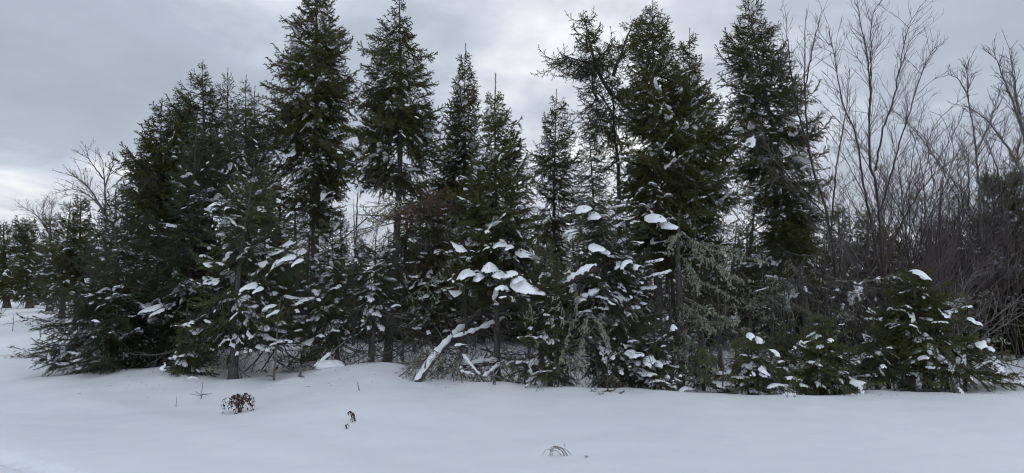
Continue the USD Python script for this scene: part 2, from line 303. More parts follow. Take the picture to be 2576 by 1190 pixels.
def lib(species, c, variant, snow):
    key = (species, c, variant, snow)
    if key in LIB: return LIB[key]
    L = CLASSES[c]; r = np.random.default_rng([{'spruce': 1, 'fir': 2, 'young': 3, 'grey': 4, 'dead': 5, 'rust': 6, 'lichen': 7}[species], c, variant])
    shape = {'rust': 'spruce', 'lichen': 'dead'}.get(species, species)
    lines = spray(L, shape, r); path = f'/World/Library/{species}_{c}_{variant}_{snow}'
    x = UsdGeom.Xform.Define(stage, path)
    if species in ('dead', 'lichen'):
        RAW[path] = [stems(lines, L, .006 + .006 * L, (0, 1, 2)), None, None]; usdkit.mesh(stage, path + '/twigs', RAW[path][0], M['dead_twig'])
        if species == 'lichen':
            tf = []
            for pts, lev in lines:
                for _ in range(max(1, int(len(pts) * (.8 if lev < 2 else .5)))):
                    b = pts[r.integers(len(pts))]; l = r.uniform(.02, .07) * (2.0 if r.random() < .12 else 1)
                    tf.append(tube(b + np.array([[0, 0, .006], [r.normal(0, .012), r.normal(0, .012), -l * .5], [r.normal(0, .02), r.normal(0, .02), -l]]), [.010, .007, .002], 3, cap=False))
            tag(usdkit.mesh(stage, path + '/lichen', cat_mesh(tf), M['lichen']).GetPrim(), kind='stuff')
    else:
        st_, nd_ = stems(lines, L, .004 + .006 * L), needles(lines, r, L, **NEEDLE[shape]); RAW[path] = [st_, nd_, None]
        usdkit.mesh(stage, path + '/stem', st_, M['stem_bark'])
        tag(usdkit.mesh(stage, path + '/needles', nd_, M[species + '_needles']).GetPrim(), kind='stuff')
    if snow:
        s = snow_cap(lines, L, r, (0, .055, .115, .8, 1.)[snow], thick=(0, .022, .038, .085, .15)[snow], grain=(1, .10, .12, .3, .3)[snow], fill=snow > 2, small=(0, 3, 6, 9, 9)[snow])
        if s is not None: tag(usdkit.mesh(stage, path + '/snow', s, M['snow'], smooth=True).GetPrim(), kind='stuff')
        if path in RAW: RAW[path][2] = s
    LIB[key] = path; return path
MERGE = None
def place(parent, name, path, pos, az, pitch, roll, scale):
    cz, sz, cp, sp_, cr, sr = math.cos(az), math.sin(az), math.cos(pitch), math.sin(pitch), math.cos(roll), math.sin(roll)
    X = np.array([cz * cp, sz * cp, sp_]); Yv = np.array([-sz, cz, 0]); Z = np.cross(X, Yv)
    Y2, Z2 = Yv * cr + Z * sr, -Yv * sr + Z * cr
    if MERGE is not None: MERGE.append((path, np.stack([X, Y2, Z2]) * scale, np.array(pos, float))); return
    x = UsdGeom.Xform.Define(stage, numbered(str(parent.GetPath()), name)); s = scale
    x.AddTransformOp().Set(Gf.Matrix4d(*(X * s), 0, *(Y2 * s), 0, *(Z2 * s), 0, *map(float, pos), 1))
    x.GetPrim().GetReferences().AddInternalReference(path); x.GetPrim().SetInstanceable(True)
    return x
# a leader: the bare upright top shoot
_l = [(np.array([[0, 0, 0], [.15, .004, 0], [.3, 0, .004]]), 0)]
for _s in ('spruce', 'fir', 'young', 'grey'):
    p_ = f'/World/Library/{_s}_leader'; UsdGeom.Xform.Define(stage, p_)
    usdkit.mesh(stage, p_ + '/stem', stems(_l, .3, .006), M['stem_bark'])
    usdkit.mesh(stage, p_ + '/needles', needles(_l, np.random.default_rng(3), .3, step=.008, per=5, length=.022, width=.005, bare=.0, ang=40), M[_s + '_needles'])

# ------------------------------------------------------------------ conifers
def conifer(name, label, Y, base_px, apex, prof, species='spruce', snow=lambda u, z: 0.3, trunk_px=20, gap=.05, group=None, step=.15, per=7, lo=-20, hi=46, cat='tree',
            bark='conifer_bark', dead=14, lichen=.1, rust=0.0, jit=.2, seed=None, depth=1.0, heavy=.25, leader=1.0, most=298, mix=None, ragged=.75, merged=False, face=0.0):
    global MERGE
    r = np.random.default_rng(len(label) * 7919 + int(apex[0] * 3 + apex[1]) if seed is None else seed)
    nseed = float(r.uniform(0, 90))
    bx = at(base_px, 900, Y)[0]; bz = ground(bx, Y); A = at(apex[0], apex[1], Y)
    H = A[2] - bz; t = thing(name, label, cat, (bx, Y, bz), group)
    rb = trunk_px / F_PX * Y / 2
    bend = r.normal(0, .03 * H ** .5, 2)
    def axis(z):
        k = np.clip(z / H, 0, 1); return np.stack([(A[0] - bx) * k + bend[0] * np.sin(k * np.pi), bend[1] * np.sin(k * np.pi * 1.3), np.asarray(z, float)], -1)
    zs = np.linspace(-.25, H - .05, max(10, int(H / .22)))
    v, f = tube(axis(zs), np.maximum(rb * (1 - np.clip(zs / H, 0, 1)) ** .85 + rb * .35 * np.exp(-np.clip(zs, 0, 9) / .18), .006), 10)
    q = v * [7, 7, 2.5]; c = axis(v[:, 2]); dr = (v - c) * [1, 1, 0]; v = v + dr * (meshkit.fbm(q + r.uniform(0, 50), 2)[:, None] - .5) * .35
    obj('trunk', (v, f), bark, t, smooth=True)
    if merged: MERGE = []
    pz = np.array([at(CX, p[0], Y)[2] - bz for p in prof]); pl = np.array([at(p[1], p[0], Y)[0] for p in prof]) - bx; pr = np.array([at(p[2], p[0], Y)[0] for p in prof]) - bx
    o = np.argsort(pz); pz, pl, pr = pz[o], pl[o], pr[o]
    ztop, zbot = H - .06, max(pz[0], .12)
    z, az0, made = ztop - .05, r.uniform(0, 6), 0
    while z > zbot and made < most:
        ax = axis(z); l, rr_ = ax[0] - np.interp(z, pz, pl), np.interp(z, pz, pr) - ax[0]
        u = (z - zbot) / (ztop - zbot + 1e-6); mean = max(.06, (l + rr_) / 2)
        k = per if mean > .3 else max(4, per - 2)
        az0 += 2.4
        for i in range(k):
            if r.random() < gap: continue
            az = az0 + i * 2 * np.pi / k + r.normal(0, .3); c_, s_ = math.cos(az), math.sin(az)
            if s_ < -.55 and r.random() < face * (1 - u): continue
            R = (rr_ * c_ * c_ if c_ > 0 else l * c_ * c_) + mean * depth * s_ * s_
            nz_ = float(meshkit.noise(np.array([c_ * 1.6 + 9, s_ * 1.6 + 9, z * 1.5 + nseed])))
            if nz_ < ragged * .3 and mean > .3 and r.random() < .75: continue
            R = max(R, .07) * np.clip(r.normal(1.0, jit * .6), .5, 1.18) * (1 + ragged * (nz_ - .58))
            zt = z + r.uniform(-.5, .5) * step * 1.2
            pitch = math.radians(lo + (hi - lo) * max(u, 0) ** 1.6 + r.normal(0, 6))
            L = R / max(.35, math.cos(pitch)); za = zt - L * math.sin(pitch) * .8
            if za > H - .03: za = H - .03 - r.uniform(0, .08)
            if za < .1: za = .1 + r.uniform(0, .2); pitch = math.asin(np.clip((zt - za) / max(L, .1), -.5, .5))
            c = int(np.argmin(np.abs(np.log(np.array(CLASSES) / L)))); sc = np.clip(L / CLASSES[c], .55, 1.45)
            wz = bz + za + L * math.sin(pitch)
            pw = snow(u, wz); sv = 0 if r.random() > pw or c == 0 else (2 if r.random() < heavy else 1)
            sp_ = species if mix is None or r.random() > mix[1] else mix[0]
            if rust and r.random() < rust: sp_ = 'rust'
            place(t, 'bough', lib(sp_, c, int(r.integers(2)), sv), axis(za), az, pitch, r.normal(0, .18), sc); made += 1
        z -= step * (.62 + .5 * min(1, mean)) * r.uniform(.85, 1.15)
    for _ in range(int(1 if leader and not merged else 0)):
        place(t, 'leader', f'/World/Library/{species}_leader', axis(H - .22), 0, math.radians(88), 0, leader)
    lowtop = max(zbot + .35 * (ztop - zbot), .8)
    for _ in range(dead):
        zz = r.uniform(.35, lowtop); rl = r.uniform(.4, 1.15) ; c = int(np.argmin(np.abs(np.array(CLASSES) - rl)))
        place(t, 'dead_branch', lib('lichen' if r.random() < lichen else 'dead', c, int(r.integers(2)), 1 if r.random() < .2 else 0), axis(zz), r.uniform(0, 6.3), math.radians(r.normal(-8, 14)), r.normal(0, .4), rl / CLASSES[c])
    if merged:
        todo, MERGE, got = MERGE, None, ([], [], [])
        for path, R_, p_ in todo:
            for k, part in enumerate(RAW[path]):
                if part is None: continue
                v, f = part
                if k == 1:                                   # a third of the needles, each wider: these trees stand far back
                    tri = v.reshape(-1, 3, 3)[r.random(len(f)) < .26]; c_ = tri[:, :2].mean(1, keepdims=True)
                    tri = np.concatenate([c_ + (tri[:, :2] - c_) * 2.3, c_ + (tri[:, 2:] - c_) * 1.25], 1); v, f = tri.reshape(-1, 3), np.arange(len(tri) * 3).reshape(-1, 3)
                got[k].append((v @ R_ + p_, f))
        for nm, ms, mt in (('limbs', got[0], 'stem_bark'), ('crown', got[1], species + '_needles'), ('snow', got[2], 'snow')):
            if ms: obj(nm, cat_mesh(ms), mt, t, kind='stuff', smooth=nm == 'snow')
    return t

def S(top, bottom):                                   # chance that a bough carries snow, by height in the crown
    return lambda u, z: .6 * (bottom + (top - bottom) * u)
T = 'tree'
conifer('spruce_tree', 'left one of the two tall spruces whose tops leave the picture, olive and broad', 14.3, 788, (800, -110),
    [(0, 760, 841), (50, 743, 855), (66, 721, 873), (116, 701, 885), (172, 657, 904), (227, 651, 908), (303, 623, 901), (379, 607, 896), (440, 624, 886), (500, 678, 876), (590, 722, 858)],
    'spruce', S(0.31, 0.72), 27, gap=.10, lo=-22, hi=18, dead=30, face=.75, depth=.8, per=7)
conifer('spruce_tree', 'right one of the two tallest spruces, its bare trunk reaching the snow mound', 13.4, 972, (1003, -70),
    [(0, 990, 1016), (25, 983, 1022), (60, 962, 1042), (106, 923, 1055), (151, 894, 1084), (212, 886, 1102), (293, 856, 1122), (354, 833, 1112), (419, 842, 1106), (480, 861, 1094)],
    'spruce', S(0.38, 0.72), 24, gap=.10, lo=-22, hi=18, dead=30, lichen=.35, face=.75, depth=.8)
conifer('spruce_tree', 'slender spruce with an open pointed top right of the two tall spruces', 15.3, 1165, (1169, 130),
    [(162, 1157, 1187), (217, 1126, 1205), (263, 1116, 1214), (313, 1100, 1207), (379, 1096, 1225), (455, 1086, 1240), (540, 1080, 1250), (640, 1090, 1250)],
    'spruce', S(0.34, 0.64), 18, gap=.08, lo=-16, hi=52, leader=1.5)
conifer('spruce_tree', 'full olive spruce with a greenish crown and thick snow clumps behind the leaning fallen trunk', 12.0, 1252, (1245, 222),
    [(257, 1226, 1269), (300, 1206, 1309), (340, 1206, 1303), (367, 1182, 1333), (420, 1160, 1340), (500, 1140, 1355), (560, 1130, 1350), (650, 1125, 1345), (720, 1125, 1310), (760, 1150, 1290)],
    'young', S(0.42, 0.80), 17, gap=.05, lo=-30, heavy=.4, leader=1.6, mix=('spruce', .6), dead=18, lichen=.2)
conifer('spruce_tree', 'thin open spruce standing alone in the gap of sky beside the crooked tree', 15.0, 1405, (1400, 242),
    [(277, 1392, 1426), (303, 1355, 1453), (320, 1362, 1442), (347, 1352, 1462), (377, 1325, 1466), (450, 1330, 1470), (560, 1330, 1470), (640, 1340, 1460)],
    'grey', S(0.29, 0.48), 16, gap=.15, lo=-18, hi=40, leader=1.3, mix=('spruce', .5))
conifer('fir_tree', 'small dark fir dusted with snow beside the crooked trunk', 14.0, 1490, (1480, 300),
    [(330, 1458, 1507), (360, 1455, 1525), (400, 1455, 1528), (450, 1440, 1540), (560, 1440, 1550), (700, 1450, 1560)],
    'fir', S(0.74, 0.80), 14, gap=.04, lo=-20, heavy=.3, hi=40)
conifer('spruce_tree', 'broad dense spruce with the pointed central top right of the crooked tree', 13.2, 1660, (1641, 6),
    [(30, 1622, 1659), (66, 1600, 1690), (101, 1580, 1700), (151, 1586, 1740), (202, 1588, 1760), (260, 1571, 1775), (330, 1562, 1780), (404, 1535, 1800), (470, 1560, 1810), (560, 1570, 1800), (680, 1580, 1780)],
    'spruce', S(0.26, 0.68), 24, gap=.06, lo=-20, hi=34, leader=1.4, step=.14, face=.3)
conifer('spruce_tree', 'olive spruce pressed against the right flank of the broad central spruce', 13.9, 1745, (1737, 84),
    [(120, 1715, 1752), (151, 1700, 1766), (202, 1690, 1775), (227, 1690, 1816), (283, 1690, 1815), (323, 1680, 1880), (404, 1670, 1888), (480, 1670, 1885), (560, 1680, 1860), (640, 1690, 1840)],
    'spruce', S(0.26, 0.72), 22, gap=.08, lo=-20, hi=44, leader=1.2, mix=('young', .25))
conifer('spruce_tree', 'tall ragged dark spruce standing among the bare reddish stems', 14.5, 2046, (1884, -6),
    [(27, 1856, 1912), (47, 1837, 1935), (67, 1844, 1950), (97, 1812, 1950), (133, 1820, 2000), (160, 1830, 1995), (187, 1816, 2030), (217, 1822, 2020), (240, 1820, 2045), (300, 1832, 2074), (367, 1855, 2080), (420, 1850, 2090), (520, 1860, 2080), (640, 1870, 2060)],
    'spruce', S(0.22, 0.41), 24, gap=.12, lo=-18, hi=40, mix=('fir', .35), dead=30, jit=.3)
# left group
conifer('spruce_tree', 'dark pointed spruce that rises highest in the left group', 15.4, 505, (512, 160),
    [(180, 495, 522), (208, 474, 533), (248, 430, 545), (307, 395, 560), (380, 390, 580), (460, 380, 600), (600, 370, 620)], 'spruce', S(0.34, 0.56), 22, gap=.06, mix=('fir', .5))
conifer('spruce_tree', 'thin brownish spruce top just right of the highest left spruce', 16.4, 575, (575, 180),
    [(200, 555, 592), (225, 540, 603), (280, 530, 615), (340, 530, 625), (450, 520, 640)], 'grey', S(0.29, 0.48), 18, gap=.12)
conifer('fir_tree', 'narrow snow dusted fir top between the brownish top and the tall left trunk', 15.8, 615, (619, 197),
    [(225, 605, 630), (250, 592, 637), (300, 580, 650), (360, 570, 670), (450, 560, 690), (560, 560, 700)], 'fir', S(0.65, 0.64), 18, gap=.05, heavy=.2, mix=('grey', .3))
conifer('spruce_tree', 'slim grey tipped sapling top leaning on the tall left trunk', 15.2, 650, (643, 226),
    [(260, 632, 657), (300, 622, 670), (360, 610, 690), (450, 600, 700), (560, 600, 710)], 'grey', S(0.38, 0.56), 14, gap=.1)
conifer('spruce_tree', 'broad shouldered spruce at the outer left slope of the group', 15.0, 405, (408, 256),
    [(282, 384, 438), (311, 366, 455), (367, 338, 470), (399, 315, 480), (438, 290, 490), (520, 280, 510), (620, 270, 530)], 'spruce', S(0.29, 0.48), 20, gap=.06, mix=('grey', .3))
conifer('fir_tree', 'blue green fir with a pale leader in the middle of the left group', 13.3, 470, (500, 300),
    [(340, 484, 520), (380, 466, 545), (450, 440, 590), (550, 385, 620), (650, 330, 640), (760, 300, 640), (850, 290, 560), (905, 230, 470)], 'fir', S(0.34, 0.64), 24, gap=.06, lo=-26, dead=14, mix=('grey', .3))
conifer('fir_tree', 'very dark dense fir with white patches right of the pale leader', 13.8, 585, (592, 268),
    [(300, 572, 615), (350, 535, 645), (420, 505, 672), (500, 480, 690), (600, 470, 700), (720, 470, 700), (860, 480, 690)], 'fir', S(0.52, 0.76), 22, gap=.03, lo=-24, dead=10)
conifer('fir_tree', 'wide low fir sweeping out over the snow at the far left edge', 12.7, 285, (291, 470),
    [(520, 266, 318), (580, 232, 372), (650, 182, 410), (750, 115, 430), (810, 100, 430), (858, 62, 430), (915, 125, 430)], 'fir', S(0.31, 0.60), 24, gap=.02, lo=-18, dead=10, mix=('grey', .35), ragged=.45, step=.125)
conifer('fir_tree', 'yellowish green fir with a lit bare trunk foot, snow laden boughs spreading left', 11.9, 588, (641, 413),
    [(450, 602, 680), (500, 548, 720), (560, 530, 760), (650, 485, 780), (740, 450, 785), (800, 440, 765), (850, 450, 720)], 'fir', S(0.65, 0.84), 21, gap=.05, lo=-26, heavy=.5, mix=('young', .45), bark='grey_bark', leader=1.6, dead=14, face=.6, seed=5)
conifer('fir_tree', 'low green fir skirt against the snow just left of the lit trunk foot', 11.7, 478, (472, 770),
    [(810, 445, 505), (860, 425, 540), (900, 415, 560), (938, 415, 565)], 'fir', S(.3, .5), 9, gap=.1, lo=-34, hi=10, mix=('young', .4), dead=4, ragged=1.0, step=.12)
conifer('fir_tree', 'snow flecked small fir crowding the foot of the tall left trunk', 12.6, 850, (832, 545),
    [(600, 792, 870), (680, 742, 898), (760, 722, 900), (830, 735, 890), (880, 760, 880)], 'fir', S(0.74, 0.87), 12, gap=.06, lo=-36, heavy=.6, mix=('young', .3))
conifer('fir_tree', 'snow flecked small fir hugging the bare trunk above the snow mound', 12.5, 935, (945, 585),
    [(640, 885, 990), (700, 872, 1008), (780, 862, 1010), (830, 880, 1000)], 'fir', S(0.92, 0.87), 11, gap=.08, lo=-38, heavy=.6)
conifer('spruce_tree', 'drooping olive brown spruce with hanging tips left of the full central spruce', 13.0, 1110, (1090, 470),
    [(540, 1050, 1140), (620, 1030, 1160), (700, 1012, 1165), (780, 1002, 1170), (830, 1030, 1160)], 'spruce', S(0.47, 0.48), 13, gap=.1, lo=-44, hi=10, rust=.08, mix=('grey', .35), dead=26, lichen=.4)
# centre and right front
conifer('fir_tree', 'low bushy fir capped with two rounded heaps of snow', 11.1, 1385, (1375, 610),
    [(650, 1335, 1405), (720, 1285, 1460), (800, 1295, 1440), (900, 1275, 1480), (972, 1265, 1500)], 'fir', S(0.74, 0.64), 12, gap=.06, lo=-30, heavy=.5, mix=('young', .4), dead=12, lichen=.4)
conifer('fir_tree', 'snow laden fir hung with many white tufts in the centre right', 11.6, 1560, (1505, 455),
    [(490, 1445, 1555), (560, 1432, 1640), (660, 1440, 1680), (760, 1460, 1690), (850, 1470, 1710), (960, 1480, 1710)], 'fir', S(0.92, 0.84), 16, gap=.07, lo=-40, hi=20, heavy=.6, dead=16, lichen=.4)
conifer('fir_tree', 'small dark fir half buried behind the drift under the broad spruce', 11.2, 1645, (1650, 800),
    [(850, 1590, 1695), (920, 1570, 1715), (985, 1555, 1730)], 'fir', S(0.74, 0.72), 8, gap=.08, lo=-28, heavy=.5, mix=('young', .3))
conifer('fir_tree', 'waist high young fir thickly heaped with snow beside the long needled sapling', 10.9, 1890, (1893, 818),
    [(845, 1860, 1930), (885, 1825, 1960), (940, 1805, 1990), (1000, 1800, 2015)], 'young', S(1.2, .9), 8, gap=.12, lo=-36, hi=15, heavy=.6, dead=4, ragged=1.0, step=.12, mix=('fir', .3))
conifer('fir_tree', 'bright yellow green young fir right of the heaped one', 11.2, 2065, (2058, 770),
    [(810, 2030, 2100), (850, 2000, 2140), (900, 1975, 2165), (950, 1970, 2185), (995, 1975, 2185)], 'young', S(.5, .7), 9, gap=.1, lo=-42, hi=5, heavy=.4, dead=4, ragged=1.0, step=.11)
conifer('fir_tree', 'low young fir between the bright young fir and the leaning spruce', 11.3, 2205, (2198, 800),
    [(840, 2165, 2235), (890, 2140, 2275), (985, 2140, 2290)], 'young', S(.3, .6), 8, gap=.1, lo=-40, hi=5, heavy=.3, mix=('fir', .5), dead=5, ragged=1.1, step=.11)
conifer('fir_tree', 'young fir set back in the gap between the heaped fir and the bright one', 12.2, 1968, (1972, 800),
    [(840, 1940, 2000), (900, 1915, 2020), (960, 1910, 2030)], 'fir', S(.4, .6), 8, gap=.12, lo=-34, hi=10, heavy=.4, mix=('young', .4), dead=8, ragged=1.0, lichen=.3)
conifer('fir_tree', 'snow speckled low fir among dead boughs left of the long needled sapling', 11.6, 1768, (1765, 850),
    [(880, 1735, 1800), (930, 1710, 1825), (985, 1700, 1835)], 'fir', S(.6, .7), 8, gap=.15, lo=-30, hi=10, heavy=.5, mix=('grey', .4), dead=14, ragged=1.1, lichen=.5)
conifer('spruce_tree', 'leaning spruce at the right with long boughs sweeping down over the snow', 11.4, 2287, (2298, 668),
    [(695, 2255, 2345), (730, 2230, 2385), (770, 2205, 2430), (810, 2185, 2480), (860, 2175, 2520), (905, 2165, 2550), (955, 2160, 2590)], 'spruce', S(.5, .7), 16, gap=.08, lo=-34, hi=10, heavy=.4, mix=('young', .35), dead=16, depth=.6, ragged=.8, step=.11, face=.35, leader=.6)
conifer('spruce_tree', 'large dark spruce at the right edge behind the leaning one', 17.5, 2520, (2515, 425),
    [(480, 2470, 2560), (560, 2430, 2600), (650, 2395, 2640), (780, 2375, 2660), (880, 2370, 2680)], 'spruce', S(0.38, 0.52), 20, gap=.05, lo=-24, mix=('fir', .5))
conifer('spruce_tree', 'dark spruce half cut off by the right edge of the picture', 16.5, 2640, (2630, 480),
    [(540, 2590, 2680), (640, 2550, 2720), (780, 2530, 2740), (880, 2520, 2740)], 'spruce', S(0.38, 0.52), 20, gap=.05, lo=-24, mix=('fir', .5))
# far left edge
conifer('spruce_tree', 'spiky dark spruce behind the wide low fir on the far left', 21, 190, (204, 489),
    [(520, 190, 220), (570, 170, 240), (640, 140, 250), (700, 120, 250), (745, 110, 250)], 'spruce', S(0.29, 0.48), 16, gap=.06)
conifer('spruce_tree', 'second spiky spruce left of the taller one on the far left', 22, 150, (178, 507),
    [(540, 150, 195), (600, 125, 200), (680, 100, 200), (745, 95, 200)], 'spruce', S(0.29, 0.48), 14, gap=.08, mix=('grey', .5))
conifer('spruce_tree', 'grey green spruce in the distance below the faint bare crown', 25, 118, (122, 536),
    [(570, 102, 140), (640, 80, 160), (720, 70, 165), (750, 70, 165)], 'spruce', S(0.29, 0.41), 14, gap=.08, mix=('grey', .4))
conifer('spruce_tree', 'flat topped dark spruce standing over the far left snow field', 27, 68, (66, 548),
    [(560, 40, 88), (600, 30, 95), (680, 22, 105), (752, 20, 110)], 'spruce', S(0.47, 0.48), 16, gap=.08)
conifer('spruce_tree', 'dark spruce cut by the left edge of the picture', 28, 10, (8, 556),
    [(580, -5, 25), (640, -25, 42), (752, -40, 50)], 'spruce', S(0.47, 0.48), 16, gap=.08)

# ------------------------------------------------------------------ conifers deep in the stand: four grown once, then copied
def copy(first, name, label, cat, pos, rz, s, group, merged=False):
    x = UsdGeom.Xform.Define(stage, numbered('/World', name))
    c_, s_ = math.cos(rz) * s, math.sin(rz) * s
    x.AddTransformOp().Set(Gf.Matrix4d(c_, s_, 0, 0, -s_, c_, 0, 0, 0, 0, s, 0, *map(float, pos), 1))
    x.GetPrim().GetReferences().AddInternalReference(first.GetPath()); x.GetPrim().SetInstanceable(merged)
    tag(x.GetPrim(), label, cat, group); return x
rb = np.random.default_rng(11)
deep_label, deep_group = 'dark conifer deep in the stand, half hidden behind the front trees', 'conifers deep in the stand'
protos = []
for px, Y, top, w, sp_, tp in ((700, 19.5, 430, 95, 'fir', 18), (1330, 19.0, 560, 85, 'spruce', 15), (2180, 18.5, 520, 100, 'spruce', 18), (1800, 20.0, 585, 80, 'grey', 15)):
    protos.append((conifer('conifer', deep_label, Y, px, (px + 5, top), [(top + 40, px - w * .25, px + w * .25), (top + 120, px - w * .55, px + w * .6), (top + 220, px - w * .8, px + w * .8), (800, px - w, px + w), (850, px - w, px + w)],
                  sp_, S(.08, .2), tp, gap=.1, lo=-28, dead=16, most=150, per=5, lichen=.2, group=deep_group, merged=True), Y, top))
spots = [(px, Y, top) for px, Y, top in [
    (330, 18, 400), (390, 20, 360), (470, 19, 330), (560, 20.5, 330), (640, 19, 400), (740, 22, 470), (800, 24, 560), (870, 26, 610), (905, 21, 600), (1010, 19, 500), (1060, 21, 470), (1120, 19, 430),
    (1190, 22, 470), (1270, 19.5, 480), (1350, 23, 520), (1400, 20, 560), (1450, 24, 560), (1500, 21, 520), (1560, 23, 560), (1610, 19, 480), (1690, 22, 560), (1740, 25, 590), (1790, 28, 600),
    (1850, 24, 560), (1900, 19.5, 500), (1960, 22, 500), (2030, 20, 480), (2090, 24, 560), (2140, 21, 600), (2220, 23, 560), (2290, 20, 590), (2340, 22, 540), (2400, 19, 500), (2420, 25, 440), (2470, 21, 500), (2560, 23, 470), (230, 21, 560), (270, 24, 540), (90, 30, 620), (680, 17, 560), (900, 17.2, 650), (990, 17, 620), (1050, 16.8, 590), (1130, 17, 620), (1210, 16.6, 600), (1300, 17, 590), (1370, 16.6, 600), (1470, 16.8, 590), (1540, 16.4, 640), (1620, 16.8, 560), (1700, 16.6, 620), (1780, 16.6, 640), (1860, 16.8, 600), (1930, 16.4, 620), (2010, 16.6, 560), (2090, 16.8, 600), (2160, 16.5, 580), (2240, 16.6, 610), (2310, 17, 600), (2380, 17.2, 560), (2000, 19, 560), (2060, 17.6, 600), (2120, 18.5, 500), (2240, 18, 560), (2330, 18.5, 540), (2450, 18.5, 520), (1880, 18, 560), (1820, 17.8, 640), (1760, 18.5, 600), (1550, 18.5, 600), (1420, 17.5, 650), (1230, 18, 600), (960, 18, 640), (840, 18.5, 620), (760, 18, 560), (1080, 17.8, 600), (1160, 18.6, 580)]]
for px, Y, top in spots:
    first, Y0, top0 = protos[rb.integers(4)]
    p = at(px, 800, Y); z = ground(p[0], Y); s = (at(px, top, Y)[2] - z) / (at(CX, top0, Y0)[2] - ground(at(px, 800, Y0)[0], Y0))
    copy(first, 'conifer', deep_label, 'tree', (p[0], Y, z), rb.uniform(0, 6.28), s, deep_group, True)

# ------------------------------------------------------------------ bare broadleaved trees
def twig_lines(p, r, l0, lev, out, up=.35, dens=1.0, r0=.006, most=3, spread=42):
    """Side shoots along a polyline, recursively; out collects (points, radius)."""
    L = np.linalg.norm(p[-1] - p[0]); n = max(1, int(L * dens * (9, 8, 8, 7)[min(lev, 3)]))
    for t in np.sort(r.uniform(.12 if lev else .22, 1.0, n)):
        k = t * (len(p) - 1); i = min(int(k), len(p) - 2); b = p[i] + (p[i + 1] - p[i]) * (k - i)
        d = p[i + 1] - p[i]; d = d / (np.linalg.norm(d) + 1e-9)
        a = np.cross(d, r.normal(size=3)); a /= np.linalg.norm(a) + 1e-9; th = math.radians(r.normal(spread, 10))
        nd = d * math.cos(th) + a * math.sin(th); nd[2] += up * r.uniform(.2, 1); nd /= np.linalg.norm(nd)
        l = l0 * (1 - .55 * t) * r.uniform(.45, 1.15); m = max(3, int(l / .12) + 1)
        q = [b]
        for _ in range(m):
            nd = nd + r.normal(0, .12, 3) + [0, 0, .05 * up]; nd /= np.linalg.norm(nd); q.append(q[-1] + nd * l / m)
        q = np.array(q); out.append((q, r0))
        if lev + 1 < most and l > .12: twig_lines(q, r, l * .5, lev + 1, out, up, dens, max(r0 * .62, .0026), most, spread)
def twig_mesh(lines, tip=.4):
    return cat_mesh([tube(q, r0 * np.linspace(1, tip, len(q)), 3, cap=False) for q, r0 in lines])
def bare_tree(name, label, limbs, radii, seed, bark='dark_bark', twig='twig_bark', l0=.9, dens=1.0, up=.35, r0=.007, most=3, group=None, cat='tree', spread=42, pxs=True):
    """limbs: polylines of (px, py, depth); the first is the trunk, rooted in the snow."""
    r = np.random.default_rng(seed); W = [np.array([at(*q) for q in l]) if pxs else np.array(l, float) for l in limbs]
    base = W[0][0].copy(); base[2] = ground(base[0], base[1]); W[0][0][2] = base[2] - .2
    t = thing(name, label, cat, base, group)
    for i, (w, rad) in enumerate(zip(W, radii)):
        q = smooth_line(w - base, max(6, int(np.linalg.norm(np.diff(w, axis=0), axis=1).sum() / .12)))
        q[1:-1] += r.normal(0, .008, (len(q) - 2, 3))
        m = obj('trunk' if i == 0 else 'limb', tube(q, rad * (1 - np.linspace(0, 1, len(q))) ** .8 + .0035, 7), bark, t, smooth=True)
        out = []; twig_lines(q, r, l0 * (1 if i else .9), 0, out, up, dens, min(r0, rad * .5), most, spread)
        if out: obj('twigs', twig_mesh(out), twig, m if False else t, kind='stuff')
    return t
bare_tree('bare_tree', 'bare reddish brown tree of several slender stems against the bright cloud', [
    [(2232, 935, 12.6), (2226, 760, 12.6), (2217, 601, 12.6), (2207, 485, 12.7), (2189, 404, 12.7), (2187, 303, 12.7), (2189, 227, 12.8), (2179, 126, 12.8), (2164, 50, 12.8), (2151, -20, 12.9)],
    [(2226, 760, 12.6), (2192, 555, 12.5), (2174, 480, 12.4), (2156, 353, 12.3), (2116, 242, 12.2), (2101, 151, 12.1), (2086, 80, 12.0)],
    [(2202, 430, 12.7), (2222, 323, 12.8), (2247, 252, 12.9), (2267, 151, 13), (2283, 76, 13), (2308, 28, 13.1)],
    [(2212, 540, 12.7), (2257, 383, 12.4), (2300, 240, 12.3), (2325, 170, 12.2), (2353, 118, 12.1)],
    [(2186, 300, 12.7), (2192, 150, 12.9), (2192, 50, 13), (2215, 5, 13.1)],
    [(2222, 680, 12.6), (2290, 520, 12.3), (2360, 430, 12.1), (2440, 390, 12.0)],
    [(2226, 760, 12.6), (2150, 640, 12.2), (2080, 560, 12.0), (2010, 500, 11.8)]],
    [.036, .024, .016, .015, .012, .014, .012], 21, l0=1.25, dens=1.0, up=.4, r0=.0055, spread=34)
bare_tree('bare_tree', 'thin bare tree whose twigs cross the top of the ragged dark spruce', [
    [(2106, 880, 13.4), (2104, 700, 13.4), (2075, 520, 13.3), (2035, 380, 13.2), (2025, 227, 13.2), (2025, 101, 13.2), (2028, 20, 13.2)],
    [(2035, 380, 13.2), (2000, 242, 13), (1985, 140, 12.9), (1978, 40, 12.9)],
    [(2026, 230, 13.2), (2045, 120, 13.4), (2068, 25, 13.5)],
    [(2090, 600, 13.4), (2105, 420, 13.6), (2125, 300, 13.8), (2138, 170, 13.9)],
    [(2080, 540, 13.3), (1990, 450, 12.6), (1900, 330, 12.3), (1850, 270, 12.2)]],
    [.036, .018, .013, .016, .012], 22, l0=1.0, dens=1.0, up=.4, r0=.005, spread=36)
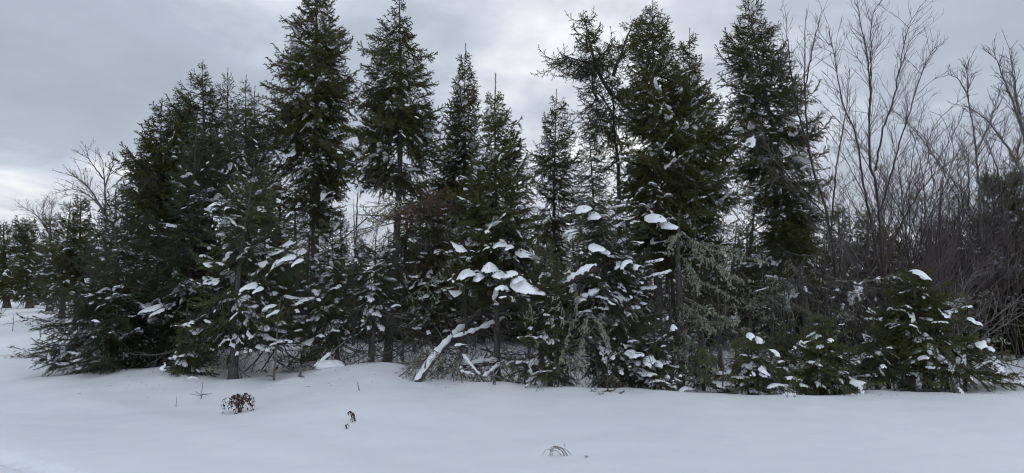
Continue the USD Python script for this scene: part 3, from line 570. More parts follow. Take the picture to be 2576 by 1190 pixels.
bare_tree('bare_tree', 'bare grey tree leaning in from beyond the right edge', [
    [(2640, 900, 14.5), (2620, 600, 14.4), (2580, 350, 14.2), (2535, 227, 14), (2500, 130, 13.9)],
    [(2590, 400, 14.2), (2560, 260, 14.5), (2545, 170, 14.7), (2540, 120, 14.8)],
    [(2610, 520, 14.4), (2540, 380, 13.8), (2480, 300, 13.5), (2440, 270, 13.4)],
    [(2600, 430, 14.3), (2610, 250, 14.8), (2580, 130, 14.9)]],
    [.085, .045, .04, .045], 23, bark='grey_bark', twig='stem_bark', l0=1.0, dens=1.2, up=.4, spread=38)
bare_tree('bare_tree', 'spindly bare tree forking into a thin wand above the thicket', [
    [(2478, 880, 17), (2470, 600, 17), (2454, 364, 17), (2434, 227, 17), (2438, 150, 17)],
    [(2436, 250, 17), (2410, 200, 16.8), (2385, 185, 16.7)],
    [(2456, 380, 17), (2500, 280, 17.3), (2520, 210, 17.4)]],
    [.05, .016, .025], 24, bark='grey_bark', twig='stem_bark', l0=1.0, dens=1.2, up=.4)
bare_tree('bare_tree', 'pale bare tree with an open crown behind the wide low fir on the left', [
    [(268, 770, 24), (266, 600, 24), (265, 503, 24), (263, 451, 24), (257, 404, 24), (244, 381, 24)],
    [(265, 540, 24), (236, 490, 23.5), (206, 456, 23.3), (164, 436, 23)],
    [(265, 560, 24), (220, 490, 24.5), (180, 476, 24.6), (148, 480, 24.8)],
    [(264, 470, 24), (282, 420, 24.3), (290, 398, 24.5)],
    [(263, 452, 24), (230, 410, 23.5), (212, 385, 23.3)]],
    [.075, .036, .03, .028, .025], 25, bark='grey_bark', twig='pale_twig', l0=1.2, dens=.95, up=.25, r0=.010)
bare_tree('bare_tree', 'faint bare crown rising over the distant spruces at the far left', [
    [(125, 770, 32), (124, 600, 32), (128, 545, 32), (132, 505, 32)],
    [(124, 590, 32), (95, 545, 32), (58, 522, 32)],
    [(125, 570, 32), (108, 525, 32), (112, 508, 32)]],
    [.07, .035, .035], 26, bark='grey_bark', twig='pale_twig', l0=1.6, dens=.9, up=.3, r0=.010)
# the thicket: shrubs of many stems
def shrub(seed, n, h, lean=.35, side=0.0, twig='twig_bark', name='bare_shrub', label='', pos=None, group=None, dens=.85, rad=.011, l0=.85):
    r = np.random.default_rng(seed); limbs = []
    for i in range(n):
        a = r.uniform(0, 6.28); k = r.uniform(.2, 1) * lean; hh = h * r.uniform(.6, 1.05)
        dx, dy = math.cos(a) * k + side, math.sin(a) * k * .7; b = np.array([r.normal(0, .12), r.normal(0, .12), 0 if i else -.15])
        limbs.append([pos + b] + [pos + b + np.array([dx * hh * k ** 1.15 + r.normal(0, .035) * hh * k, dy * hh * k ** 1.15 + r.normal(0, .03) * hh * k, hh * (k - .12 * k * k)]) for k in (.2, .4, .6, .8, 1.0)])
    return bare_tree(name, label, limbs, [rad * r.uniform(.7, 1.3) for _ in limbs], seed, twig=twig, bark='dark_bark' if twig == 'twig_bark' else 'grey_bark', l0=l0, dens=dens, up=.25, r0=.0045, group=group, cat='shrub', pxs=False, spread=44)
def gp(px, Y):
    x = at(px, 900, Y)[0]; return np.array([x, Y, ground(x, Y)])
shrub(31, 9, 3.4, .6, .45, pos=gp(2270, 12.4), label='bare red stemmed shrub fanning out to the right over the leaning spruce')
shrub(32, 7, 2.4, .5, .85, 'pale_twig', pos=gp(2330, 11.9), label='pale grey stemmed shrub arching low to the right edge', rad=.012, dens=.6)
shrub(33, 7, 3.0, .4, -.1, pos=gp(2120, 12.9), label='bare dark shrub between the bright young fir and the red stemmed tree')
shrub(34, 6, 2.3, .45, .1, 'pale_twig', pos=gp(1990, 12.6), label='thin tan shrub in front of the ragged dark spruce', rad=.010, dens=.7)
thick = 'tangled bare shrub in the thicket at the right'
tg = 'bare shrubs of the thicket'
sh = [shrub(41, 9, 6.0, .5, .1, pos=gp(2330, 15), label=thick, group=tg), shrub(42, 10, 6.4, .45, .3, pos=gp(2440, 16.5), label=thick, group=tg), shrub(43, 9, 4.8, .55, -.1, pos=gp(2180, 16), label=thick, group=tg)]
for i, (px, Y, s) in enumerate([(2270, 17, 1.2), (2360, 18, 1.25), (2420, 19, 1.35), (2540, 18, 1.3), (2300, 20, 1.3), (2480, 20, 1.4), (2210, 19, 1.1), (2570, 16, 1.15), (2130, 18, .9), (2060, 17, .8), (1830, 19, .8), (1740, 20, .8), (2350, 16, 1.1), (2400, 16.2, 1.05), (2290, 15.6, .85), (2490, 17.5, 1.15), (2575, 18.5, 1.2), (2230, 14.6, .7)]):
    copy(sh[i % 3], 'bare_shrub', thick, 'shrub', gp(px, Y), i * 2.1, s, tg, True)
# thin dead poles standing in the stand
pole_label, pg = 'thin dead trunk with snapped twigs standing inside the dark stand', 'dead poles inside the stand'
for i, (px, Y, top, lean) in enumerate([(888, 16, 440, 14), (862, 17, 520, -6), (930, 14.6, 690, -10), (1120, 14.2, 560, 2), (1040, 15, 600, 8), (1012, 14.4, 640, -4), (760, 14, 700, 6), (1330, 14.5, 640, 10), (1520, 13.5, 700, 0), (1710, 14.6, 560, 4), (1812, 14, 600, -14),
                                      (1850, 15, 560, 10), (1905, 13.6, 640, 16), (1760, 16, 520, -8), (1940, 15.2, 560, 12), (1975, 14.3, 690, -6), (2150, 14.5, 560, 10), (1600, 12.9, 760, 4), (1690, 12.6, 700, -8), (1660, 15, 600, 5), (900, 19, 500, -10), (1455, 18, 480, 6)]):
    r = np.random.default_rng(100 + i); rad = r.uniform(.018, .05)
    bare_tree('dead_pole', pole_label, [[(px, 930, Y), (px + lean * .4, (930 + top) / 2, Y), (px + lean, top, Y + r.normal(0, .2))]], [rad], 100 + i, bark='conifer_bark', twig='dead_twig', l0=.7, dens=1.1, up=-.1, r0=.005, most=2, group=pg, spread=70)

# ------------------------------------------------------------------ fallen timber and its snow
def snow_line(t, pts, w, h, seed, lift=0.0):
    r = np.random.default_rng(seed); q = smooth_line(pts, max(8, int(np.linalg.norm(np.asarray(pts)[-1] - np.asarray(pts)[0]) / .035)))
    k = np.linspace(0, 1, len(q)); nz = meshkit.fbm(np.stack([k * 9 + seed, k * 0, k * 0], 1), 3, seed)
    nz2 = meshkit.fbm(np.stack([k * 31 + seed, k * 0 + 3, k * 0], 1), 2, seed + 1); env = np.clip(np.minimum(k, 1 - k) * 9, .05, 1) ** .5 * np.clip(1.5 * nz + .9 * nz2 - .12, .1, 1.6)
    v, f = tube(q, 1.0, 9); m = len(q); c = np.vstack([np.repeat(q, 9, 0), q[:1], q[-1:]]); e = np.r_[np.repeat(env, 9), env[0], env[-1]][:, None]
    d = v - c; d = d * np.array([w, w, 1]) * np.where(e > 0, e ** .5, 1); d[:, 2] *= h * e[:, 0] ** .5
    v = c + d + [0, 0, lift] ; v += (meshkit.fbm(v * 22, 2, seed)[:, None] - .5) * [.02, .02, .012]
    return obj('snow', (v, f), 'snow', t, smooth=True)
def log(name, label, pts, r0, r1, bark, snow=None, seed=1, cat='log', stubs=0, parts=()):
    W = np.array([at(*p) for p in pts]); base = W[0].copy(); t = thing(name, label, cat, base); r = np.random.default_rng(seed)
    q = smooth_line(W - base, max(8, int(np.linalg.norm(W[-1] - W[0]) / .08)))
    v, f = tube(q, np.linspace(r0, r1, len(q)), 10); v = v + (meshkit.fbm(v * [9, 9, 9], 3, seed)[:, None] - .5) * r0 * .5
    obj('trunk', (v, f), bark, t, smooth=True)
    for i in range(stubs):
        k = r.integers(1, len(q) - 1); a = r.normal(size=3); a[1] -= .4; a /= np.linalg.norm(a); l = r.uniform(.12, .5)
        obj('branch_stub', tube(np.array([q[k], q[k] + a * l * .6, q[k] + a * l + [0, 0, -.05]]), [.016, .011, .005], 5), bark, t)
    if snow:
        k0, k1, w, h = snow; i0, i1 = int(k0 * (len(q) - 1)), int(k1 * (len(q) - 1)) + 1
        rr = np.linspace(r0, r1, len(q))[i0:i1]; snow_line(t, q[i0:i1] + np.stack([rr * 0, rr * 0, rr * .75], 1), w, h, seed)
    return t
l1 = log('fallen_log', 'thick grey trunk leaning up out of the snow mound, crusted with snow', [(1046, 968, 10.9), (1089, 904, 11.2), (1129, 859, 11.6), (1164, 826, 12.1), (1205, 785, 12.9)], .066, .056, 'conifer_bark', (.03, .70, .058, .05), 51, stubs=12)
l2 = log('fallen_log', 'slimmer reddish trunk with a white ridge branching right of the leaning grey one', [(1140, 853, 11.55), (1202, 831, 11.8), (1268, 800, 12.3)], .042, .028, 'dark_bark', (.0, 1, .042, .042), 52, stubs=8)
l3 = log('fallen_log', 'short log lying level under the leaning trunks with snow on top', [(1164, 920, 11.9), (1253, 911, 11.9)], .05, .055, 'conifer_bark', (.0, 1, .075, .06), 53)
l4 = log('broken_log', 'broken trunk end jutting up to the right under a long smooth ridge of snow', [(1404, 724, 11.2), (1450, 698, 11.0), (1500, 672, 10.85)], .05, .06, 'dark_bark', (.0, 1, .06, .055), 54)
l5 = log('fallen_branch', 'snowy branch below the broken trunk end', [(1448, 764, 11.2), (1480, 742, 11.15), (1530, 722, 11.3)], .025, .018, 'grey_bark', (.0, .8, .045, .05), 55, cat='branch')
for i, (lab, pts, rr, sn) in enumerate([
    ('dead branch dropping from the leaning trunk to the snowy crossing', [(1147, 872, 11.4), (1175, 905, 11.3), (1207, 943, 11.2)], .017, (.35, 1, .03, .025)),
    ('low dead branch reaching right from the trunk foot', [(1119, 924, 11.1), (1160, 934, 11.15), (1206, 946, 11.2)], .014, (.5, .95, .028, .022)),
    ('snow striped branch rising right from the snowy crossing', [(1214, 950, 11.2), (1236, 932, 11.3), (1258, 914, 11.4)], .022, (.0, 1, .03, .03)),
    ('arched dead branch bending over beside the leaning trunk', [(1143, 871, 11.4), (1166, 868, 11.3), (1190, 888, 11.2)], .012, (.1, .8, .02, .02)),
    ('short pale stick upright in the snow by the bushy capped fir', [(1240, 975, 10.7), (1243, 955, 10.7), (1246, 942, 10.75)], .014, None),
    ('lichen grown stick slanting out of the snow in front of the mound stand', [(790, 924, 11.7), (830, 890, 11.9), (872, 855, 12.1)], .018, (.1, .5, .03, .025))]):
    log('fallen_branch', lab, pts, rr, rr * .5, 'grey_bark', sn, 60 + i, cat='branch', stubs=3)
# brush of dead boughs round the foot of the leaning trunk
br = thing('brush_heap', 'heap of lichened dead boughs over the foot of the leaning grey trunk', 'brush', at(1075, 945, 11.0))
rr = np.random.default_rng(70)
for i in range(26):
    p = at(rr.uniform(1030, 1150), rr.uniform(870, 940), rr.uniform(10.9, 11.5)) - br.loc; c = int(rr.integers(0, 3))
    place(br, 'dead_branch', lib('lichen' if rr.random() < .55 else 'dead', c, int(rr.integers(2)), 1 if rr.random() < .15 else 0), p, math.radians(rr.normal(215, 60)), math.radians(rr.normal(-38, 18)), rr.normal(0, .5), rr.uniform(.8, 1.3))
tang, tgp = 'tangle of dead lichened twigs low in the shade under the front trees', 'tangles of dead twigs under the trees'
for k, (px, Y, py) in enumerate([(640, 13.2, 860), (700, 12.9, 880), (760, 13.4, 840), (820, 12.9, 870), (900, 13.3, 830), (1020, 12.8, 850), (1060, 13.2, 790), (1130, 12.8, 800), (1200, 12.9, 870), (1230, 12.4, 900), (1310, 12.3, 880), (1420, 11.9, 900), (1480, 11.9, 880),
                              (1740, 12.4, 900), (1700, 13.2, 840), (1790, 12.9, 780), (1850, 12.8, 840), (1930, 12.9, 780), (2000, 13.2, 740), (2080, 12.8, 700), (2140, 12.9, 790), (2180, 12.7, 880), (2250, 12.6, 820), (2340, 12.4, 900), (2420, 12.4, 930)]):
    r = np.random.default_rng(300 + k); c0 = at(px, py, Y); z0 = ground(c0[0], Y); t = thing('twig_tangle', tang, 'brush', (c0[0], Y, z0), tgp)
    for i in range(15):
        c = int(r.integers(1, 5)); place(t, 'dead_branch', lib('lichen' if r.random() < .3 else 'dead', c, int(r.integers(2)), 1 if c and r.random() < .25 else 0), (r.normal(0, .25), r.normal(0, .2), max(.05, c0[2] - z0 + r.normal(.1, .35))), r.uniform(0, 6.28), math.radians(r.normal(-14, 22)), r.normal(0, .5), r.uniform(.8, 1.3))
# sticks thick with pale lichen
def lichen_stick(label, pts, rad=.012):
    W = np.array([at(*p) for p in pts]); b = W[0].copy(); t = thing('lichen_stick', label, 'branch', b); q = smooth_line(W - b, 24); r = np.random.default_rng(int(pts[0][0]))
    obj('stick', tube(q, np.linspace(rad, rad * .6, 24), 5), 'dead_twig', t); o = []
    for k in range(110):
        p = q[r.integers(24)] + r.normal(0, .012, 3); l = r.uniform(.015, .05); o.append(tube(p + np.array([[0, 0, 0], [r.normal(0, .012), r.normal(0, .012), -l * .6], [r.normal(0, .018), r.normal(0, .018), -l]]), [.011, .010, .002], 4, cap=False))
    obj('lichen', cat_mesh(o), 'lichen', t, kind='stuff')
lichen_stick('upright lichen coated stick hanging below the broken trunk end', [(1446, 712, 11.0), (1449, 760, 11.0), (1450, 803, 11.0)])
lichen_stick('long lichen coated stick slanting down left in front of the bushy capped fir', [(1441, 806, 10.9), (1424, 860, 10.85), (1402, 930, 10.8)], .015)
lichen_stick('second lichen coated stick, yellowest, right of the long slanting one', [(1474, 800, 10.9), (1462, 870, 10.85), (1445, 942, 10.8)], .014)
lichen_stick('bowed snowy stick with lichen right of the two slanting ones', [(1482, 790, 10.95), (1508, 812, 10.9), (1533, 876, 10.9)], .016)
# the dead spruce hung with lichen
dt = thing('dead_spruce', 'dead spruce with long branches hung with pale yellow lichen', 'tree', gp(1712, 12.4))
obj('trunk', tube(np.array([[0, 0, -.2], [.02, 0, 1.2], [-.01, .05, 2.4], [.03, 0, 3.3]]), [.075, .065, .05, .02], 8), 'conifer_bark', dt, smooth=True)
rr = np.random.default_rng(71)
def lichen_branch(t, pts, rad=.016, tufts=170, twig=.28):
    W = np.array([at(*p) for p in pts]) - t.loc; q = smooth_line(W, 30); tw = [tube(q, np.linspace(rad, .004, 30), 5)]; o = []; lines = [q]
    for k in range(26):
        i = int(rr.integers(4, 29)); d = q[i] - q[i - 1]; d /= np.linalg.norm(d); l = rr.uniform(.3, 1) * twig; a = np.array([d[0] * .7 + rr.normal(0, .35), rr.normal(-.1, .6), -.25 + rr.normal(0, .3)]); a /= np.linalg.norm(a)
        w = np.array([q[i], q[i] + a * l * .55, q[i] + a * l + [0, 0, -.12 * l]]); lines.append(interp_line(w, 8)); tw.append(tube(w, [.005, .004, .002], 3, cap=False))
    obj('branch', cat_mesh(tw), 'dead_twig', t)
    for k in range(tufts):
        w = lines[int(rr.integers(len(lines)))] if rr.random() < .75 else q; p = w[int(rr.integers(len(w)))] + rr.normal(0, .008, 3); l = rr.uniform(.012, .034) * (3.2 if rr.random() < .07 else 1)
        o.append(tube(p + np.array([[0, 0, .012], [rr.normal(0, .012), rr.normal(0, .012), -l * .5], [rr.normal(0, .016), rr.normal(0, .016), -l]]), [.009, .009, .003], 4, cap=False))
    obj('lichen', cat_mesh(o), 'lichen', t, kind='stuff')
for pts in [[(1712, 585, 12.4), (1750, 610, 12.1), (1805, 634, 11.9), (1870, 646, 11.8), (1927, 660, 11.7)], [(1716, 640, 12.4), (1771, 649, 12), (1827, 688, 11.8), (1892, 707, 11.6)], [(1712, 600, 12.4), (1760, 640, 11.9), (1800, 670, 11.6), (1850, 730, 11.5)],
            [(1714, 745, 12.4), (1762, 770, 12), (1800, 790, 11.8), (1855, 816, 11.7)], [(1712, 760, 12.4), (1760, 800, 11.7), (1800, 840, 11.5)], [(1712, 590, 12.4), (1695, 600, 12), (1684, 640, 11.9)], [(1716, 650, 12.4), (1740, 680, 11.9), (1760, 740, 11.8)],
            [(1714, 800, 12.4), (1760, 810, 12.2), (1830, 812, 12)], [(1712, 620, 12.4), (1780, 616, 12.6), (1850, 628, 12.7)], [(1710, 840, 12.4), (1740, 860, 11.9), (1785, 900, 11.6)], [(1712, 700, 12.4), (1775, 715, 12.2), (1840, 750, 12.1)]]:
    lichen_branch(dt, pts)
# the crooked tree with its broken, forked top
ct = bare_tree('crooked_tree', 'crooked lichened spruce with a forked, one sided broken top', [
    [(1562, 960, 15), (1558, 600, 15), (1556, 420, 15), (1546, 340, 15), (1540, 230, 15), (1528, 170, 15)],
    [(1540, 240, 15), (1505, 180, 14.9), (1486, 115, 14.9), (1472, 45, 14.9)],
    [(1543, 190, 15), (1574, 105, 15.1), (1596, 45, 15.1)],
    [(1500, 165, 14.9), (1450, 150, 14.7), (1408, 135, 14.6)],
    [(1510, 260, 14.9), (1490, 220, 14.9), (1498, 170, 14.9)],
    [(1542, 300, 15), (1500, 235, 14.8), (1445, 232, 14.6)]], [.085, .045, .04, .025, .03, .018], 27, bark='conifer_bark', twig='dead_twig', l0=.55, dens=1.2, up=-.15, r0=.006, spread=60)
rr = np.random.default_rng(72)
def tuft_along(t, pts, n, sp_, c, az0, azs, pit, sn=0.0, k0=0.):
    W = np.array([at(*p) for p in pts]) - t.loc; q = smooth_line(W, 40)
    for k in rr.uniform(k0, 1, n):
        cc = max(0, min(4, c + int(rr.integers(-1, 1))))
        place(t, 'bough', lib(sp_ if rr.random() > .2 else 'grey', cc, int(rr.integers(2)), 1 if cc and rr.random() < sn else 0), q[int(k * 39)], math.radians(rr.normal(az0, azs)), math.radians(rr.normal(pit, 22)), rr.normal(0, .5), rr.uniform(.8, 1.25))
tuft_along(ct, [(1505, 180, 14.9), (1486, 115, 14.9), (1472, 45, 14.9)], 44, 'spruce', 1, 0, 120, 25, k0=.1)
tuft_along(ct, [(1543, 190, 15), (1574, 105, 15.1), (1596, 45, 15.1)], 34, 'spruce', 1, 0, 120, 20, k0=.1)
tuft_along(ct, [(1530, 165, 14.9), (1450, 150, 14.7), (1415, 138, 14.6)], 60, 'grey', 2, 200, 70, -12)
tuft_along(ct, [(1505, 330, 14.9), (1500, 250, 14.9), (1505, 170, 14.9)], 44, 'grey', 2, 190, 70, -15)
tuft_along(ct, [(1550, 400, 15), (1545, 300, 15), (1535, 180, 15)], 40, 'spruce', 2, 0, 100, -8)
# rust coloured dead boughs between the tall trunks
rt = thing('dead_bough', 'rusty red dead spruce bough hanging between the bare trunk and the full central spruce', 'branch', at(1110, 515, 12.6))
obj('branch', tube(np.array([[.3, .3, -.1], [0, 0, 0], [-.3, -.1, .05], [-.75, -.2, .0]]), [.02, .016, .012, .005], 5), 'dead_twig', rt)
for i in range(9):
    place(rt, 'bough', lib('rust', int(rr.integers(1, 3)), int(rr.integers(2)), 0), (rr.uniform(-.65, .1), rr.uniform(-.2, .05), rr.normal(0, .08)), math.radians(rr.normal(200, 60)), math.radians(rr.normal(-10, 15)), rr.normal(0, .5), rr.uniform(.7, 1.1))
for i in range(8):
    place(rt, 'dead_branch', lib('lichen', int(rr.integers(1, 4)), int(rr.integers(2)), 0), (rr.uniform(-.9, .3), rr.uniform(-.2, .2), rr.normal(0, .1)), math.radians(rr.normal(190, 40)), math.radians(rr.normal(-8, 15)), rr.normal(0, .5), 1)

gt = thing('dead_bough', 'grey lichened dead boughs crossing the bare trunk above the snow mound', 'branch', at(985, 545, 12.9))
obj('branch', tube(np.array([[-.75, .1, .05], [-.3, 0, .02], [.2, 0, -.02], [.75, .1, -.1]]), [.006, .014, .016, .008], 5), 'dead_twig', gt); rr = np.random.default_rng(77)
for i in range(26):
    c = int(rr.integers(1, 5)); place(gt, 'dead_branch', lib('lichen' if rr.random() < .5 else 'dead', c, int(rr.integers(2)), 0), (rr.uniform(-.5, .55), rr.normal(0, .15), rr.normal(.05, .24)), math.radians(rr.normal(0, 45) + 180 * (rr.random() < .5)), math.radians(rr.normal(-10, 14)), rr.normal(0, .5), rr.uniform(.7, 1.1))
# ------------------------------------------------------------------ heaps of snow lying on boughs
def tree(words):
    return next(UsdGeom.Xform(p) for p in World.GetPrim().GetChildren() if words in (p.GetCustomDataByKey('label') or ''))
def clump(words, px, py, Y, w, h, tilt=0.0, seed=0, dep=.8):
    t = tree(words); loc = np.array(UsdGeom.XformCommonAPI(t).GetXformVectors(Usd.TimeCode.Default())[0]); s = Y / F_PX; r = np.random.default_rng(900 + seed)
    wm = w * s * .9; c = int(np.argmin(np.abs(np.log(np.array(CLASSES[:4]) / (wm * 1.25))))); lev = 4 if h > 38 else 3; sp_ = 'young' if seed % 2 else 'fir'
    sc = wm * 1.25 / CLASSES[c]; az = math.radians(-90 + r.normal(0, 30) + (25 if tilt > 0 else -25) * min(1, abs(tilt) * 2)); p = at(px, py, Y) - loc
    side = np.array([-math.sin(az), math.cos(az), 0])
    for k, (lv, dz, off, f) in enumerate(((lev, 0, 0, 1), (3, -.05, .42, .62), (2, -.07, -.45, .8), (0, -.09, .1, 1), (2, .03, .2, .55))):
        d = np.array([math.cos(az), math.sin(az), -.3]) * CLASSES[c] * sc * .55 * f
        place(t, 'bough', lib(sp_, c, int(seed + k) % 2, lv), p - d + side * off * wm + [0, 0, dz], az + off * .8, math.radians(-20 - 6 * k), -tilt * .5 + off * .5, sc * f)
for a in [('full olive', 1229, 668, 11.3, 58, 40, 0.25, 1), ('full olive', 1170, 676, 11.3, 62, 26, -0.35, 2), ('full olive', 1258, 605, 11.4, 48, 22, 0.0, 4), ('full olive', 1318, 625, 11.6, 60, 16, 0.0, 6), ('two rounded heaps', 1315, 702, 10.7, 84, 48, 0.15, 8), ('two rounded heaps', 1282, 683, 10.8, 50, 22, -0.1, 9), ('many white tufts', 1462, 520, 11.2, 58, 30, -0.5, 11), ('many white tufts', 1498, 612, 11.0, 50, 36, -0.3, 12), ('many white tufts', 1447, 578, 11.2, 40, 22, -0.5, 13), ('many white tufts', 1575, 655, 11.0, 40, 24, -0.8, 14), ('broad dense', 1642, 541, 12.2, 66, 30, -0.35, 17), ('small dark fir half', 1633, 896, 10.9, 44, 20, 0, 18), ('yellowish green', 722, 640, 11.4, 60, 30, -0.5, 20), ('yellowish green', 628, 710, 11.2, 52, 20, -0.15, 22), ('yellowish green', 552, 510, 11.6, 40, 20, -0.5, 24), ('yellowish green', 680, 768, 11.3, 46, 20, -0.5, 25), ('blue green', 385, 765, 12.3, 60, 14, -0.3, 28), ('waist high', 1888, 838, 10.6, 34, 16, 0, 31), ('waist high', 1915, 925, 10.4, 30, 30, 0.6, 32), ('waist high', 1940, 880, 10.4, 28, 14, 0.5, 33), ('bright yellow', 2015, 860, 11.0, 24, 14, 0, 36), ('leaning spruce', 2300, 681, 11.1, 44, 12, 0.2, 37), ('leaning spruce', 2440, 800, 11.0, 30, 14, 0.6, 39), ('leaning spruce', 2470, 860, 11.0, 36, 16, 0.6, 40)]:
    clump(*a)
# snow blown over roots by the mound
t = thing('snow_hummock', 'small hummock of snow over roots at the left shoulder of the mound', 'snow', at(825, 920, 11.7))
m = trimesh.creation.icosphere(4); v = m.vertices * (.8 + .4 * meshkit.fbm(m.vertices * 2 + 4, 3, 3))[:, None] * [.26, .2, .09]; obj('crust', (v + [0, .1, 0], m.faces), 'snow', t, smooth=True)

# ------------------------------------------------------------------ things standing in the open snow
def stick(name, label, lines, rad=.006, mat='twig_bark', cat='twig', curl=0):
    W = [np.array([at(*p) for p in l]) for l in lines]; b = W[0][0].copy(); b[2] = ground(b[0], b[1]); t = thing(name, label, cat, b)
    for i, w in enumerate(W):
        q = w - b
        if i == 0: q[0] = [0, 0, -.04]
        obj('stem' if i == 0 else 'twig', tube(smooth_line(q, 10), np.linspace(rad * (1 if i == 0 else .75), rad * .45, 10), 5), mat, t)
    return t
stick('sapling_tip', 'bare sapling tip with cross twigs in the snow left of the brown weed', [[(506, 999, 10.2), (508, 982, 10.2), (511, 960, 10.2)], [(506, 995, 10.2), (490, 993, 10.1), (477, 991, 10.1)], [(507, 994, 10.2), (520, 992, 10.3), (534, 989, 10.3)], [(507, 993, 10.2), (498, 989, 10.3), (491, 984, 10.4)], [(507, 993, 10.2), (516, 991, 10.0), (526, 991, 9.9)]], .006)
stick('twig', 'single dark twig upright on the mound slope', [[(908, 999, 9.9), (905, 985, 9.9), (900, 961, 9.9)]], .009)
stick('twig', 'thin bent twig on the open snow right of the small brown weed', [[(1164, 1064, 8.8), (1168, 1048, 8.8), (1178, 1035, 8.8)]], .006)
stick('twig', 'flat fallen twig left of the thin bent one', [[(1115, 1077, 8.5), (1107, 1074, 8.55), (1098, 1069, 8.6)]], .006)
stick('twig', 'tiny upright twig left of the sapling tip', [[(443, 1011, 9.9), (444, 1004, 9.9), (445, 997, 9.9)]], .005)
stick('twig', 'pale twiglet lying flat on the mound slope', [[(845, 1024, 9.4), (851, 1021, 9.45), (858, 1022, 9.5)], [(850, 1021, 9.45), (856, 1018, 9.5)]], .004, 'pale_twig')
stick('twig', 'pale split twiglet below the upright dark twig', [[(890, 1016, 9.6), (884, 1012, 9.65), (878, 1008, 9.7)], [(886, 1013, 9.6), (884, 1010, 9.6)]], .004, 'pale_twig')
stick('shrub_tip', 'two thin reddish stems of a buried shrub in front of the young firs', [[(1984, 1017, 10.0), (1981, 995, 10.0), (1984, 968, 10.0)], [(1983, 1005, 10), (1973, 985, 10.0), (1966, 972, 10.0)], [(2000, 1018, 10), (1998, 990, 10), (2003, 960, 10.0)], [(1999, 1000, 10), (2012, 980, 10), (2020, 972, 10)], [(1999, 1005, 10), (1992, 985, 10), (1988, 975, 10)], [(1984, 1016, 10), (1972, 1011, 9.9), (1962, 1012, 9.8)]], .005)
stick('twig', 'forked twig lying right of the two reddish stems', [[(2034, 1022, 9.9), (2040, 1015, 9.9), (2046, 1005, 9.9)], [(2038, 1020, 9.9), (2048, 1016, 9.9), (2052, 1010, 9.9)]], .005)
stick('sapling', 'slim bare sapling pole leaning in front of the snow flecked firs', [[(688, 953, 11.7), (694, 880, 11.7), (699, 810, 11.7), (706, 748, 11.7)], [(690, 950, 11.7), (676, 945, 11.7), (668, 947, 11.7)], [(695, 870, 11.7), (706, 850, 11.7), (716, 842, 11.7)], [(698, 820, 11.7), (684, 806, 11.6)], [(701, 790, 11.7), (713, 772, 11.8)]], .022, 'pale_twig', 'sapling')
stick('sapling', 'thin pale sapling in front of the lit trunk foot, left of it', [[(497, 942, 11.8), (504, 890, 11.8), (509, 850, 11.8), (511, 815, 11.8)], [(500, 925, 11.8), (494, 912, 11.8)], [(507, 868, 11.8), (517, 856, 11.8)]], .014, 'pale_twig', 'sapling')
st = log('stub', 'short broken stub poking out of the snow by the bare sapling pole', [(752, 955, 11.2), (754, 945, 11.2), (757, 936, 11.2)], .028, .022, 'grey_bark', None, 81, cat='stump', stubs=1)
stick('twig', 'fallen twig with a fork at the foot of the lit trunk', [[(610, 946, 11.6), (603, 934, 11.7), (600, 925, 11.7)], [(606, 940, 11.6), (616, 940, 11.5), (622, 946, 11.4)]], .012)
stick('sapling', 'tiny sapling at the far left with level twigs', [[(32, 822, 19), (34, 806, 19), (35, 790, 19)], [(33, 815, 19), (20, 813, 19), (8, 817, 19)], [(33, 812, 19), (44, 808, 19), (52, 806, 19)], [(34, 804, 19), (28, 800, 19)]], .010, 'stem_bark', 'sapling')
stick('shrub_tip', 'brown twig cluster at the left edge on the distant snow', [[(2, 796, 22), (3, 780, 22), (6, 768, 22)], [(3, 790, 22), (12, 782, 22), (15, 774, 22)], [(3, 795, 22), (14, 794, 22), (18, 797, 22)], [(2, 790, 22), (-6, 780, 22)]], .014, 'dead_leaf', 'twig')
dg = thing('dry_grass', 'flattened dry reddish stalks on the snow left of the wide low fir', 'grass', gp(75, 14.8), kind='stuff')
rr = np.random.default_rng(73); o = []
for i in range(70):
    b = np.array([rr.uniform(-.55, .55), rr.normal(0, .12), .0]); b[2] = ground(dg.loc[0] + b[0], dg.loc[1] + b[1]) - dg.loc[2]; a = rr.uniform(0, 6.28); l = rr.uniform(.08, .28)
    o.append(tube(b + np.array([[0, 0, -.01], [math.cos(a) * l * .5, math.sin(a) * l * .3, rr.uniform(.01, .09)], [math.cos(a) * l, math.sin(a) * l * .6, rr.uniform(0, .06)]]), [.004, .003, .002], 3, cap=False))
obj('stalks', cat_mesh(o), 'rust_wood', dg, kind='stuff')
